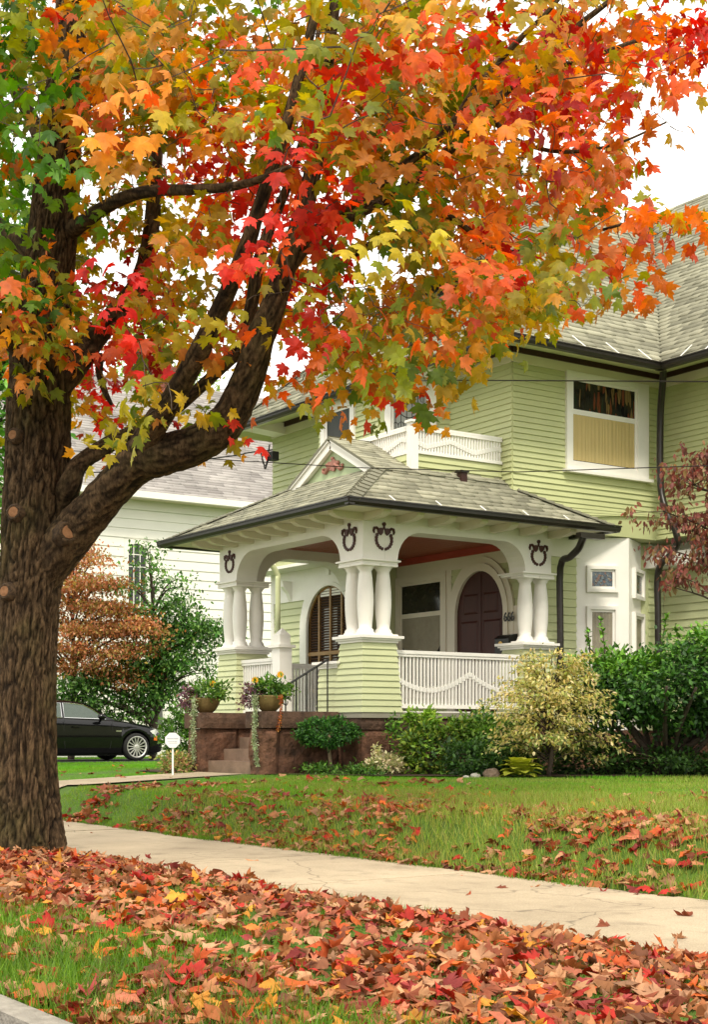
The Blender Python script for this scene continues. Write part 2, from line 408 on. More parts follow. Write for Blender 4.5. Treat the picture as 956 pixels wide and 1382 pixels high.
bu = MB().box(0, 0, 0, 1, .020, 1)          # clapboard of unit length: thick at the bottom, thin at the top
bu = MB().add([(0, -.02, 0), (1, -.02, 0), (0, .024, 0), (1, .024, 0), (0, -.02, 1.08), (1, -.02, 1.08), (0, .003, 1.08), (1, .003, 1.08)],
              [(0, 2, 3, 1), (4, 5, 7, 6), (2, 6, 7, 3), (0, 4, 6, 2), (1, 3, 7, 5), (0, 1, 5, 4)])
BM = {}
def board_mesh(mat):
    if mat.name not in BM:
        me = bu.mesh('siding_board'); me.materials.append(mat); BM[mat.name] = me
    return BM[mat.name]
def siding(wall, A, B, nrm, z0, z1, ex, mat, holes=(), flare=0):
    A = Vector((A[0], A[1], 0)); B = Vector((B[0], B[1], 0)); L = (B - A).length; d = (B - A) / L
    n = Vector((nrm[0], nrm[1], 0)).normalized()
    rows = max(1, round((z1 - z0) / ex)); ex = (z1 - z0) / rows
    for r in range(rows):
        zb = z0 + r * ex; zm = zb + ex / 2
        segs = [(0, L)]
        for h in holes:
            hv = h(zb, zb + ex) if callable(h) else ((h[0], h[1]) if zb + ex > h[2] + .02 and zb < h[3] - .02 else None)
            if not hv: continue
            ns = []
            for a, b in segs:
                if hv[1] <= a or hv[0] >= b: ns.append((a, b)); continue
                if hv[0] > a + .02: ns.append((a, hv[0]))
                if hv[1] < b - .02: ns.append((hv[1], b))
            segs = ns
        out = flare * max(0, 1 - (zb - z0) / .45) ** 2
        for a, b in segs:
            o = link('siding_board', board_mesh(mat), None, wall, shared=True)
            P = A + d * a + n * (out + rnd.uniform(0, .002)); x = d * (b - a); z = Vector((0, 0, ex)) - n * (out * .5)
            o.matrix_basis = Matrix(((x.x, n.x, z.x, P.x), (x.y, n.y, z.y, P.y), (x.z, n.z, z.z, zb), (0, 0, 0, 1)))
def wall_core(name, poly, z0, z1, mat, thick=None):
    m = MB(); m.prism([(x, y, z0) for x, y in poly], (0, 0, z1 - z0)); return m.build(name, mat, house)

# ---- cores
up_poly = [(XS2, YF2), (XS2, 15.77), (-10.2, 15.77), (-10.2, 22), (XL, 22), (XL, YF2), (-19.75, YF2), (-19.1, 12.37), (-17.38, 12.37), (-16.63, 12.81), (-16.53, YF2)]
upper = wall_core('upper_wall', up_poly, Z2, ZS, green)
Bp, Cp, Ap = (-15.17, 15.15), (-15.6, 15.9), (-15.5, 14.42)
lo_poly = [(XS1, YF1), (XS1, 16.2), (-10.5, 16.2), (-10.5, 21.6), (XL, 21.6), (XL, YF2), (-18.86, YF2), (-18.86, YF1)]
lower = wall_core('lower_wall', lo_poly, 1.0, Z2 - .004, green1)
wall_core('stone_footing', lo_poly, .2, .998, stone); fb_ = MB(); fb_.prism([(Ap[0] - .05, Ap[1], .2), (*Ap, .2), (*Bp, .2), (*Cp, .2), (Cp[0] - .05, Cp[1], .2)], (0, 0, .797)); fb_.build('bay_footing', stone, house)
bayw = MB(); bayw.prism([(Ap[0] - .05, Ap[1], 1.0), (*Ap, 1.0), (*Bp, 1.0), (*Cp, 1.0), (Cp[0] - .05, Cp[1], 1.0)], (0, 0, Z2 - 1.01)); bayw = bayw.build('bay', white, house)

# ---- windows
def window(name, A, d, n, s0, s1, z0, z1, cw=(.10, .10, .10, .08), mids=(), fills=(), sill=True, cmat=None, rec=.0):
    """casing with sash bars and one fill per light, bottom first; fills: dict(kind=..)"""
    A = Vector((A[0], A[1], 0)); d = Vector((d[0], d[1], 0)).normalized(); n = Vector((n[0], n[1], 0)).normalized()
    cm = cmat or white; up = Vector((0, 0, 1))
    def P(s, o, z): return A + d * s + n * o + up * z
    l, r, t, b = cw; g0, g1, h0, h1 = s0 + l, s1 - r, z0 + b, z1 - t
    m = MB(); D = .055
    m.obox(P(s0, -.02, z0), d * l, n * (D + .02), up * (z1 - z0)); m.obox(P(g1, -.02, z0), d * r, n * (D + .02), up * (z1 - z0))
    m.obox(P(g0, -.02, h1), d * (g1 - g0), n * (D + .017), up * t); m.obox(P(g0, -.02, z0), d * (g1 - g0), n * (D + .017), up * b)
    wn = m.build('window', cm, house)
    if sill:
        m = MB(); m.obox(P(s0 - .05, -.02, z0 - .045), d * (s1 - s0 + .1), n * (D + .07), up * .042); m.build('sill', cm, wn)
    lim = [h0] + list(mids) + [h1]
    for i in range(len(lim) - 1):
        a, b2 = lim[i], lim[i + 1]; f = fills[min(i, len(fills) - 1)]
        m = MB(); q = .035; e = .04 + .006 * (i > 0)
        m.obox(P(g0, -.01, a), d * q, n * (e - .008), up * (b2 - a)); m.obox(P(g1 - q, -.01, a), d * q, n * (e - .008), up * (b2 - a))
        m.obox(P(g0 + q, -.01, a), d * (g1 - g0 - 2 * q), n * (e - .01), up * q); m.obox(P(g0 + q, -.01, b2 - q), d * (g1 - g0 - 2 * q), n * (e - .01), up * q)
        m.build('sash', f.get('sash', cm), wn)
        a += q; b2 -= q; x0, x1 = g0 + q, g1 - q
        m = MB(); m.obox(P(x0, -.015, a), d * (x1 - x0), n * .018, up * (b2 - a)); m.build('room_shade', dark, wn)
        k = f['kind']
        if k == 'panel':
            m = MB(); m.obox(P(x0, .012, a), d * (x1 - x0), n * .006, up * (b2 - a)); m.build('pane', f['mat'], wn)
        else:
            if k == 'pleat':
                N = 120; vs = []; fs = []
                for j in range(N + 1):
                    s = x0 + (x1 - x0) * j / N
                    ph = .0048 * math.sin(j * .95 + 1.2 * math.sin(j * .21)) + .002 * math.sin(j * .37)
                    vs += [P(s, .0105 + ph, a + .01), P(s, .0105 + ph * .5, b2)]
                m = MB(); m.add(vs, [(2 * j, 2 * j + 2, 2 * j + 3, 2 * j + 1) for j in range(N)]); m.build('curtain', f['mat'], wn, True)
            if k == 'swag':
                N = 40; vs = []; M2 = 14; drop = f.get('drop', .35)
                for j in range(N + 1):
                    u = j / N; s = x0 + (x1 - x0) * u
                    zb = a + (b2 - a) * (drop + f.get('edge', .25) * (abs(2 * u - 1) ** 2.2))
                    for q2 in range(M2 + 1):
                        v = q2 / M2; z = zb + (b2 - zb) * v
                        fold = .004 * math.sin((1 - v) * 22 + 3 * abs(2 * u - 1) ** 2) * (v < f.get('gather', .45)) + .002 * math.sin(u * 40)
                        vs.append(P(s, .0105 + fold, z))
                m = MB(); m.add(vs, [(j * (M2 + 1) + q2, (j + 1) * (M2 + 1) + q2, (j + 1) * (M2 + 1) + q2 + 1, j * (M2 + 1) + q2 + 1) for j in range(N) for q2 in range(M2)])
                m.build('curtain', f['mat'], wn, True)
            m = MB(); m.obox(P(x0, .022, a), d * (x1 - x0), n * .003, up * (b2 - a)); m.build('pane', glassm, wn)
    return wn
Xp, Yp = (1, 0), (0, 1)
# upper side window
w1 = window('w', (XS2, 0), Yp, Xp, 13.90, 15.50, 4.64, 6.015, (.11, .22, .09, .10), (5.46,), (dict(kind='pleat', mat=curtain), dict(kind='panel', mat=stain_big)))
# upper bay: flat window, chamfer window
w2 = window('w', (-19.1, 12.37), (1, 0), (0, -1), .10, 1.02, 4.55, 6.02, (.11, .11, .12, .09), (5.03,), (dict(kind='panel', mat=screenm), dict(kind='panel', mat=screenm)))
ch = Vector((-16.63 + 17.38, 12.81 - 12.37)); chl = ch.length
w3 = window('w', (-17.38, 12.37), ch, (ch.y, -ch.x), .04, chl - .02, 4.55, 6.05, (.10, .13, .13, .08), (5.17,), (dict(kind='panel', mat=cream), dict(kind='panel', mat=frost)))
chd = ch.normalized(); chn = Vector((chd.y, -chd.x))
m = MB()                                     # lead pattern of the chamfer window
def CW(s, z): return Vector((-17.38 + chd.x * s + chn.x * .021, 12.37 + chd.y * s + chn.y * .021, z))
for i in range(6):
    s = .20 + i * .088; m.tube([CW(s, 5.22), CW(s, 5.88)], .0045, 4)
    for zc, r in ((5.78, .05), (5.42, .045)):
        m.tube([CW(s + r * math.cos(a), zc + r * 1.2 * math.sin(a)) for a in np.linspace(.2, 4.4, 9)], .0045, 4)
m.tube([CW(.18 + .5 * q, 5.52 + .2 * (2 * q - 1) ** 2) for q in np.linspace(0, 1, 12)], .006, 4)
m.build('lead_came', blackiron, w3)
# lower bay windows
fd = Vector((Bp[0] - Ap[0], Bp[1] - Ap[1])); fl = fd.length; bn = (fd.y, -fd.x)
window('w', Ap, fd, bn, .155, .63, 2.98, 3.36, (.05, .05, .05, .05), (), (dict(kind='panel', mat=stain_small),), sill=False)
window('w', Ap, fd, bn, .155, .63, 1.55, 2.78, (.05, .05, .05, .05), (), (dict(kind='swag', mat=curtain2, drop=.34, edge=-.06, gather=.38),))
gd = Vector((Cp[0] - Bp[0], Cp[1] - Bp[1])); gl = gd.length; gn = (gd.y, -gd.x)
window('w', Bp, gd, gn, .18, gl - .14, 2.92, 3.36, (.05, .05, .05, .05), (), (dict(kind='panel', mat=stain_small),), sill=False)
window('w', Bp, gd, gn, .18, gl - .14, 1.55, 2.72, (.05, .05, .05, .05), (), (dict(kind='swag', mat=curtain2, drop=.3, edge=-.05),))
# window beside the door: leaded transom over a light with a swag
window('w', (-18.85, YF1), (1, 0), (0, -1), 0, 1.30, 1.55, 3.42, (.10, .13, .11, .10), (2.80,), (dict(kind='swag', mat=curtain2, drop=.34, edge=.26, gather=.42), dict(kind='panel', mat=stain_dark)), cmat=cream)

# ---- siding
siding(upper, (XS2, YF2), (XS2, 15.77), Xp, Z2, 6.0, .078, green, [(13.90 - YF2, 15.50 - YF2, 4.6, 6.02)], flare=.05)
siding(upper, (-16.53, YF2), (XS2, YF2), (0, -1), 4.1, 6.0, .078, green)
siding(upper, (-16.63, 12.81), (-16.53, YF2), (.826, -.5635), 4.4, 6.0, .078, green)
siding(upper, (-19.1, 12.37), (-17.38, 12.37), (0, -1), 4.4, 6.0, .078, green, [(.10, 1.02, 4.5, 6.03), (1.62, 1.8, 4, 6.2)])
siding(upper, (XL, YF2), (-19.75, YF2), (0, -1), 3.9, 6.0, .095, green)
siding(upper, (XS2, 15.77), (-13.2, 15.77), (0, -1), Z2, 6.0, .078, green, flare=.05)
siding(lower, (XS1, YF1 + .02), (XS1, Ap[1]), Xp, 1.0, 3.46, .115, green1)
siding(lower, (XS1, Cp[1] - .03), (XS1, 16.2), Xp, 1.0, 3.46, .115, green1)
siding(lower, (XS1 + .02, 16.2), (-13.0, 16.2), (0, -1), 1.0, 3.46, .115, green1)
AWC, AWR, AWZ = -19.62, .68, 2.68            # arched window centre, radius, spring line
def archhole(zb, zt):
    r = AWR + .22; z = zt
    if z < AWZ: hw = r
    elif z - AWZ < r: hw = math.sqrt(max(0, r * r - (zb - AWZ if zb > AWZ else 0) ** 2))
    else: hw = math.sqrt(max(0, r * r - min(r, max(0, zb - AWZ)) ** 2))
    return (AWC - XL - hw, AWC - XL + hw) if hw > .05 else None
siding(lower, (XL, YF2), (-18.86, YF2), (0, -1), 1.0, 3.16, .115, green1, [archhole])
siding(lower, (-17.55, YF1), (XS1, YF1), (0, -1), 1.2, 3.45, .115, green1, [(-17.44 + 17.55, XS1 + 17.55 - .30, 1.0, 2.5), lambda a, b: (.11, XS1 + 17.55 - .02) if b < 2.75 else None])
class _T:                                    # corner boards, friezes on the lower walls: each its own part
    def box(s, *a): m = MB(); m.box(*a); m.build('frieze', white, house)
    def build(s, *a): pass
tr = _T()
tr.box(XL - .02, YF2 - .035, .9, XL + .07, YF2, 3.9)
tr.box(XS1, YF1 + .02, 3.46, XS1 + .035, Ap[1] + .05, Z2 - .01)
tr.box(XS1, Cp[1] - .05, 3.44, XS1 + .035, 16.2, Z2 - .01)
tr.box(XS1 + .036, 16.165, 3.44, -12, 16.2, Z2 - .01)
tr.box(XL, YF2 - .03, 3.16, -18.87, YF2 - .002, 3.70)
tr.build('frieze', white, house)
m = MB(); m.box(-15.6, 15.80, 3.40, -14.6, 16.1, 3.60); m.prism([(-15.3, 15.79, 3.60), (-14.7, 15.79, 3.60), (-14.75, 15.79, 3.42), (-15.2, 15.79, 3.42)], (0, .3, 0))
m.build('corner_bracket', white, house)
# upper frieze and brown band round the visible walls
def strip(name, pts, z0, z1, th, mat):
    for i in range(len(pts) - 1):
        a = Vector((*pts[i], 0)); b = Vector((*pts[i + 1], 0)); d = (b - a).normalized(); n = Vector((d.y, -d.x, 0))
        m = MB(); m.obox(a - d * th * .6 + Vector((0, 0, z0)) - n * .01, d * ((b - a).length + th * 1.2), n * (th + .01 + .0013 * (i % 2)), (0, 0, z1 - z0)); m.build(name, mat, house)
run = [(-19.1, 12.37), (-17.38, 12.37), (-16.63, 12.81), (-16.53, YF2), (XS2, YF2), (XS2, 15.77), (-12, 15.77)]
strip('frieze_board', run, 6.00, 6.125, .035, cream)
strip('brown_band', [(-16.35, YF2), (XS2, YF2), (XS2, 15.77), (-12, 15.77)], 6.125, 6.215, .06, brown)
strip('frieze_board', [(XL, YF2), (-19.75, YF2)], 6.00, 6.125, .035, cream)
strip('brown_band', [(-21.2, YF2), (-20.0, YF2)], 6.125, 6.215, .06, brown)
strip('brown_band', [(-19.1, 12.37), (-18.0, 12.37)], 6.125, 6.215, .06, brown)
for xc in (-16.62, -21.35, -19.7):           # big white eave brackets
    m = MB(); m.prism([(xc, YF2 + .0, 6.0), (xc, 12.25, 6.05), (xc, 12.22, 6.13), (xc, YF2, 6.20)], (.34, 0, 0)); m.build('eave_bracket', white, house)

# ---- main roof
EX, EY, ZE2 = XS2 + .77, YF2 - .77, 6.10
MX, RIDX = .965, -18.1
ZR = ZE2 + (EX - RIDX) * MX
EXL = RIDX - (EX - RIDX)
def shingles(parent, poly, ex=.125, tabs=(.16, .34), mat=None, thick=.010):
    """courses of separate tabs over a planar roof face; first two points are the eave"""
    P = [Vector(p) for p in poly]; e = (P[1] - P[0]).normalized(); nn = e.cross(P[2] - P[1]).normalized()
    if nn.z < 0: nn = -nn
    s = nn.cross(e); s = s if s.z > 0 else -s
    q = [((p - P[0]).dot(e), (p - P[0]).dot(s)) for p in P]; top = max(b for a, b in q)
    TV, pos, mats, cols = [(0, 0, 0), (1, 0, 0), (1, 0, 1), (0, 0, 1), (0, 1, .15), (1, 1, .15)], [], [], []
    TF = [(0, 1, 2, 3), (3, 2, 5, 4), (0, 3, 4), (1, 5, 2)]
    b = -.02; E_, S_, N_ = np.array(e), np.array(s), np.array(nn)
    while b < top - .01:
        bm = min(max(b + ex * .5, .001), top - .002); xs = []
        for i in range(len(q)):
            (a0, b0), (a1, b1) = q[i], q[(i + 1) % len(q)]
            if (b0 - bm) * (b1 - bm) < 0: xs.append(a0 + (a1 - a0) * (bm - b0) / (b1 - b0))
        if len(xs) >= 2:
            a, hi = min(xs), max(xs); a -= rnd.uniform(0, .1) * 0
            while a < hi - .01:
                wd = min(rnd.uniform(*tabs), hi - a); raised = rnd.random() < .45
                t = thick * (1.9 if raised else .8)
                drop = .012 if raised else 0
                pos.append(np.array(P[0]) + E_ * a + S_ * (b - drop) + N_ * .003)
                mats.append(np.stack([E_ * (wd - .004), S_ * (ex * 1.12 + drop), N_ * t], -1))
                c = rnd.uniform(.35, 1) if raised else rnd.uniform(.0, .75); cols.append((c, c, c)); a += wd
        b += ex
    me = scatter_mesh('shingles', TV, TF, np.array(pos), np.array(mats), np.array(cols))
    return tag(link('shingles', me, mat or shing, parent), kind='stuff')
def roof(name, faces, mat, thick=.05):
    m = MB()
    for f in faces: m.prism(f, (0, 0, -thick))
    return m.build(name, mat, house)
WY = 15.77 - .77                             # wing eave
ridS = EY + (EX - RIDX)                      # front end of ridge (hip)
VALL = EX - RIDX
f_side = [(EX, EY, ZE2), (EX, WY, ZE2), (RIDX, WY + VALL, ZR), (RIDX, ridS, ZR)]
f_front = [(EXL, EY, ZE2), (EX, EY, ZE2), (RIDX, ridS, ZR)]
WR = 4.4
f_wing = [(EX, WY, ZE2), (-9.0, WY, ZE2), (-9.0, WY + WR, ZE2 + WR * MX), (EX - WR, WY + WR, ZE2 + WR * MX)]
f_left = [(EXL, 22.8, ZE2), (EXL, EY, ZE2), (RIDX, ridS, ZR), (RIDX, 22.8, ZR)]
f_back = [(-9.0, WY + 2 * WR, ZE2), (-22, WY + 2 * WR, ZE2), (-22, WY + WR, ZE2 + WR * MX), (-9, WY + WR, ZE2 + WR * MX)]
mroof = roof('main_roof', [f_side, f_front, f_wing, f_left, f_back], shing)
for f in (f_side, f_front, f_wing): shingles(mroof, f)
m = MB()                                     # ridge and hip caps
def caps(m, a, b, wdt=.13, ln=.16, th=.022):
    a, b = Vector(a), Vector(b); d = (b - a); L = d.length; d.normalize(); side = d.cross(Vector((0, 0, 1))).normalized(); up = side.cross(d)
    k = 0
    while k * ln < L:
        p = a + d * k * ln; l = min(ln * 1.05, L - k * ln)
        for sg in (-1, 1):
            m.add([p, p + side * sg * wdt - up * wdt * .42, p + side * sg * wdt - up * wdt * .42 + d * l, p + d * l,
                   p + up * th, p + side * sg * wdt - up * (wdt * .42 - th), p + side * sg * wdt - up * (wdt * .42 - th * .2) + d * l, p + d * l + up * th * .2],
                  [(4, 5, 6, 7), (0, 1, 5, 4), (1, 2, 6, 5), (0, 3, 7, 4)])
        k += 1
caps(m, (EX, EY, ZE2 + .02), (RIDX, ridS, ZR + .02)); caps(m, (EXL, EY, ZE2 + .02), (RIDX, ridS, ZR + .02)); caps(m, (RIDX, ridS, ZR + .02), (RIDX, WY + VALL, ZR + .02))
tag(m.build('ridge_caps', shing, mroof), kind='stuff')
# soffits
soff = MB()
SO = .02
soff.prism([(EX - .03, EY + .03, ZE2 - .085), (EX - .03, WY + .03, ZE2 - .085), (XS2 - .02, 15.79, ZS - .03), (XS2 - .02, YF2 - .02, ZS - .03)], (0, 0, .02))
soff.prism([(EXL + .03, EY + .03, ZE2 - .085), (EX - .03, EY + .03, ZE2 - .085), (XS2 - .02, YF2 - .02, ZS - .03), (XL + .02, YF2 - .02, ZS - .03)], (0, 0, .02))
soff.prism([(EX - .03, WY + .03, ZE2 - .085), (-9, WY + .03, ZE2 - .085), (-9, 15.79, ZS - .03), (XS2 - .02, 15.79, ZS - .03)], (0, 0, .02))
soff.prism([(EXL + .03, EY + .03, ZE2 - .085), (EXL + .03, 22, ZE2 - .085), (XL + .02, 22, ZS - .03), (XL + .02, YF2, ZS - .03)], (0, 0, .02))
soff.build('soffit', green, house)
def gutter(pts, z, name='gutter'):
    for i in range(len(pts) - 1):
        a = Vector((*pts[i], z)); b = Vector((*pts[i + 1], z)); d = (b - a).normalized(); n = Vector((d.y, -d.x, 0))
        prof = [(-.03, -.085), (.045, -.085), (.072, -.05), (.075, -.012), (.092, -.012), (.092, .004), (.06, .004), (.055, -.045), (-.03, -.05)]
        m = MB(); m.prism([a + n * o + Vector((0, 0, h)) - d * .06 for o, h in prof], b - a + d * .12); m.build(name, gutterm, house)
gutter([(EXL, EY), (EX, EY), (EX, WY), (-9, WY)], ZE2)
m = MB()                                     # pale drip edge above the gutters
m.box(EXL, EY - .004, ZE2 + .002, EX, EY + .05, ZE2 + .02); m.box(EX - .05, EY, ZE2 + .002, EX + .004, WY, ZE2 + .02); m.box(EX, WY - .004, ZE2 + .002, -9, WY + .05, ZE2 + .02)
m.build('drip_edge', white, mroof)
def straps(base, step, d, up, k):
    for i in range(k):
        p = Vector(base) + Vector(step) * i; m = MB(); m.obox(p, Vector(d) * .018, Vector(up), (0, 0, .008)); m.build('gutter_strap', white, house)
straps((EX + .05, 12.9, ZE2 + .012), (0, .62, 0), (0, 1, 0), (-.16, -.09, .165), 4)
straps((-14.0, WY - .05, ZE2 + .012), (.45, 0, 0), (1, 0, 0), (.06, .16, .165), 4)
# roof dormer: low hipped roof over a dark louvre
dq = [onX(697, 336, -16.55)]
dx, dy, dz = -16.9, 13.55, 7.92
dm = MB(); dm.prism([(dx - 1.5, dy + .25, dz - .5), (dx + .15, dy + .25, dz - .5), (dx + .15, dy + .25, dz), (dx - 1.5, dy + .25, dz)], (0, 1.6, 0)); dorm = dm.build('dormer', green, house)
m = MB(); m.prism([(dx - 1.8, dy - .1, dz), (dx + .45, dy - .1, dz), (dx - .1, dy + .9, dz + .5), (dx - 1.2, dy + .9, dz + .5)], (0, 0, -.07)); m.prism([(dx + .45, dy - .1, dz), (dx + .45, dy + 2, dz), (dx - .1, dy + 2, dz + .5), (dx - .1, dy + .9, dz + .5)], (0, 0, -.07))
m.build('dormer_roof', shing, dorm)
m = MB(); m.box(dx - 1.78, dy - .08, dz - .10, dx + .43, dy + 1.9, dz - .072); m.build('dormer_soffit', gutterm, dorm)
for k in range(5):
    m = MB(); m.box(dx - 1.3, dy + .2, dz - .45 + k * .08, dx - .05, dy + .25, dz - .41 + k * .08); m.build('louvre_slat', gutterm, dorm)

# ---- downspouts
def pipe(pts, r, mat, name='downspout', seg=8):
    m = MB(); m.tube(catmull(pts, 4), r, seg); return m.build(name, mat, house, True)
pipe([at(896, 496, 20.6), at(895, 520, 20.75), at(892, 566, 20.95), at(892.5, 655, 20.95), at(901, 692, 20.8), at(912, 715, 20.75), at(915, 735, 20.8), at(903, 752, 21.1), at(889, 772, 21.35), at(889, 850, 21.35), at(889, 1020, 21.35)], .05, gutterm)
pipe([at(790, 722, 19.7), at(786, 730, 19.8), at(781, 741, 19.9), at(770, 752, 20.05), at(757, 766, 20.3), at(757, 860, 20.3), at(757, 1020, 20.3)], .05, gutterm)
m = MB(); m.obox(at(778, 719, 19.65), (.02, .42, 0), (.10, 0, 0), (0, 0, -.07)); m.build('downspout_outlet', gutterm, house)
pipe([at(362, 757, 23.6), at(374, 775, 23.7), at(375, 800, 23.7), at(375, 1000, 23.7)], .045, green1)

# ================================================================== PORCH
PX, PY0, PY1, PXL = -15.20, 10.50, 13.72, -18.93     # right face, front face, back, left face
# deck and stone base
m = MB(); m.box(PXL - .02, PY0 - .06, ZD - .07, PX + .06, YF1 - .01, ZD); deck = m.build('porch_deck', paint('deck_grey', (.30, .28, .22), .6, .1, 4), house)
m = MB(); m.box(PX - .02, 11.1, ZD + .002, PX + .05, 13.0, ZD + .02); m.build('deck_edge', white, house)
core = MB(); core.box(PXL + .1, PY0 + .12, .2, PX - .1, YF1 - .1, ZD - .08); core.box(-16.02, 9.45, .2, -15.80, 10.6, ZD - .12); core.box(-17.6, 9.45, .2, -17.42, 10.6, ZD - .12)
found = core.build('foundation', stone, house)
def rock(x0, y0, z0, x1, y1, z1, mat, name, amp=.035, res=.06, seed=0):
    """rough-faced block: a box whose faces bulge unevenly"""
    m = MB(); sx, sy, sz = x1 - x0, y1 - y0, z1 - z0
    n = [max(2, int(s / res)) for s in (sx, sy, sz)]; idx = {}
    def vert(i, j, k):
        if (i, j, k) in idx: return idx[(i, j, k)]
        u, v, q = i / n[0], j / n[1], k / n[2]
        p = Vector((x0 + sx * u, y0 + sy * v, z0 + sz * q)); c = Vector(((x0 + x1) / 2, (y0 + y1) / 2, (z0 + z1) / 2))
        edge = lambda a: min(a, 1 - a)
        e = sorted([edge(u) * sx, edge(v) * sy, edge(q) * sz])
        f = min(1, e[1] / .05)
        h = noise.fractal(p * 5 + Vector((seed, seed * .7, 0)), .9, 2.1, 4) * .5 + .35 + .35 * noise.noise(p * 2.2 + Vector((seed, 3, 9)))
        o = Vector((0, 0, 0))
        if i == 0: o.x = -1
        if i == n[0]: o.x = 1
        if j == 0: o.y = -1
        if j == n[1]: o.y = 1
        if k == 0 or k == n[2]: o.z = (-.15 if k == 0 else .15)
        p += o * amp * h * f - o * .006 * (1 - f)
        idx[(i, j, k)] = len(m.v); m.v.append(tuple(p)); return idx[(i, j, k)]
    for i in range(n[0]):
        for j in range(n[1]):
            for k in (0, n[2]): m.f.append((vert(i, j, k), vert(i + 1, j, k), vert(i + 1, j + 1, k), vert(i, j + 1, k)))
    for i in range(n[0]):
        for k in range(n[2]):
            for j in (0, n[1]): m.f.append((vert(i, j, k), vert(i + 1, j, k), vert(i + 1, j, k + 1), vert(i, j, k + 1)))
    for j in range(n[1]):
        for k in range(n[2]):
            for i in (0, n[0]): m.f.append((vert(i, j, k), vert(i, j + 1, k), vert(i, j + 1, k + 1), vert(i, j, k + 1)))
    return m.build(name, mat, found)
sd_ = 0
def course_y(x0, x1, ys, z0, z1, mat, name, amp=.035):
    global sd_
    for a, b in zip(ys[:-1], ys[1:]): sd_ += 1.7; rock(x0, a + .006, z0, x1, b - .006, z1, mat, name, amp, .055, sd_)
def course_x(y0, y1, xs, z0, z1, mat, name, amp=.035):
    global sd_
    for a, b in zip(xs[:-1], xs[1:]): sd_ += 1.7; rock(a + .006, y0, z0, b - .006, y1, z1, mat, name, amp, .055, sd_)
course_y(-15.45, -15.17, [10.47, 11.2, 12.1, 12.9, 13.75], 1.00, 1.155, stonecap, 'cap_stone', .02)
course_y(-15.45, -15.19, [10.48, 10.92, 11.7, 12.4, 13.75], .72, .99, stone, 'stone_block')
course_y(-15.45, -15.18, [10.48, 11.45, 12.5, 13.75], .25, .71, stone, 'stone_block')
course_x(10.45, 10.75, [-15.66, -15.16], 1.00, 1.155, stonecap, 'cap_stone', .02)
course_x(10.47, 10.75, [-15.66, -15.18], .25, .99, stone, 'stone_block')
course_x(10.47, 10.75, [-18.95, -18.3, -17.72], .25, .99, stone, 'stone_block'); course_x(10.45, 10.75, [-18.97, -17.72], 1.0, 1.155, stonecap, 'cap_stone', .02)
# cheek walls of the steps
for xa, xb in ((-16.06, -15.68), (-17.72, -17.30)):
    course_y(xa - .03, xb + .03, [9.28, 10.46], 1.02, ZD + .01, stonecap, 'cap_stone', .022)
course_y(-16.03, -15.70, [9.32, 9.56, 10.46], .25, 1.01, stone, 'stone_block', .075)
course_y(-17.70, -17.33, [9.32, 9.9, 10.46], .25, 1.01, stone, 'stone_block', .05)
for k in range(5):
    z1 = .43 + .158 * (k + 1); m = MB(); y0 = 9.42 + .25 * k
    m.box(-17.33, y0, .3, -16.0, 10.62, z1 - .002 * k); m.build('step', stepm, house) if k < 5 else None

# piers: battered, clapboarded
def pier(x0, y0, x1, y1, z0, z1, batter, ex=.083, cap=True):
    m = MB()
    m.add([(x0, y0, z0), (x1, y0, z0), (x1, y1, z0), (x0, y1, z0), (x0 + batter, y0 + batter, z1), (x1 - batter, y0 + batter, z1), (x1 - batter, y1 - batter, z1), (x0 + batter, y1 - batter, z1)],
          [(0, 1, 5, 4), (1, 2, 6, 5), (2, 3, 7, 6), (3, 0, 4, 7), (4, 5, 6, 7)])
    p = m.build('pier', green1, house); rows = round((z1 - z0) / ex); ex = (z1 - z0) / rows
    for r in range(rows):
        a = batter * r / rows; b = batter * (r + 1) / rows; t0, t1 = .022, .004; zb = z0 + r * ex; zt = zb + ex * 1.03
        m = MB(); vs = []
        for (z, i, t) in ((zb, a, t0), (zt, b, t1)): vs += [(x0 + i - t, y0 + i - t, z), (x1 - i + t, y0 + i - t, z), (x1 - i + t, y1 - i + t, z), (x0 + i - t, y1 - i + t, z)]
        vs += [(x0 + a, y0 + a, zb), (x1 - a, y0 + a, zb), (x1 - a, y1 - a, zb), (x0 + a, y1 - a, zb)]
        m.add(vs, [(0, 1, 5, 4), (1, 2, 6, 5), (2, 3, 7, 6), (3, 0, 4, 7), (8, 9, 1, 0), (9, 10, 2, 1), (10, 11, 3, 2), (11, 8, 0, 3)])
        m.build('siding_board', green1, p)
    if cap:
        i = batter; m = MB()
        for o, za, zb in ((.03, 0, .03), (.055, .03, .055), (.085, .055, .09)): m.box(x0 + i - o, y0 + i - o, z1 + za, x1 - i + o, y1 - i + o, z1 + zb - .001)
        m.build('pier_cap', white, p)
    return p
def column(cx, cy, z0, z1, r=.098):
    H = z1 - z0
    prof = [(r * 1.32, 0), (r * 1.32, .02), (r * 1.25, .035), (r * 1.12, .05), (r * 1.08, .075)]
    for k in range(13):
        u = k / 12; prof.append((r * (.74 + .37 * math.sin(math.pi * (.14 + .74 * u)) ** 1.4 - .03 * u), .10 + (H - .19) * u))
    prof += [(r * .98, H - .075), (r * 1.0, H - .06), (r * 1.18, H - .04), (r * 1.35, H - .025)]
    m = MB(); m.lathe(prof, (cx, cy, z0), 24); c = m.build('column', white, house, True)
    q = r * 1.40
    m = MB(); m.box(cx - q, cy - q, z0 - .004, cx + q, cy + q, z0 + .022); m.build('column_plinth', white, c)
    m = MB(); m.box(cx - q, cy - q, z1 - .032, cx + q, cy + q, z1 - .002); m.build('column_abacus', white, c)
ZC0, ZC1 = 2.20, 3.12
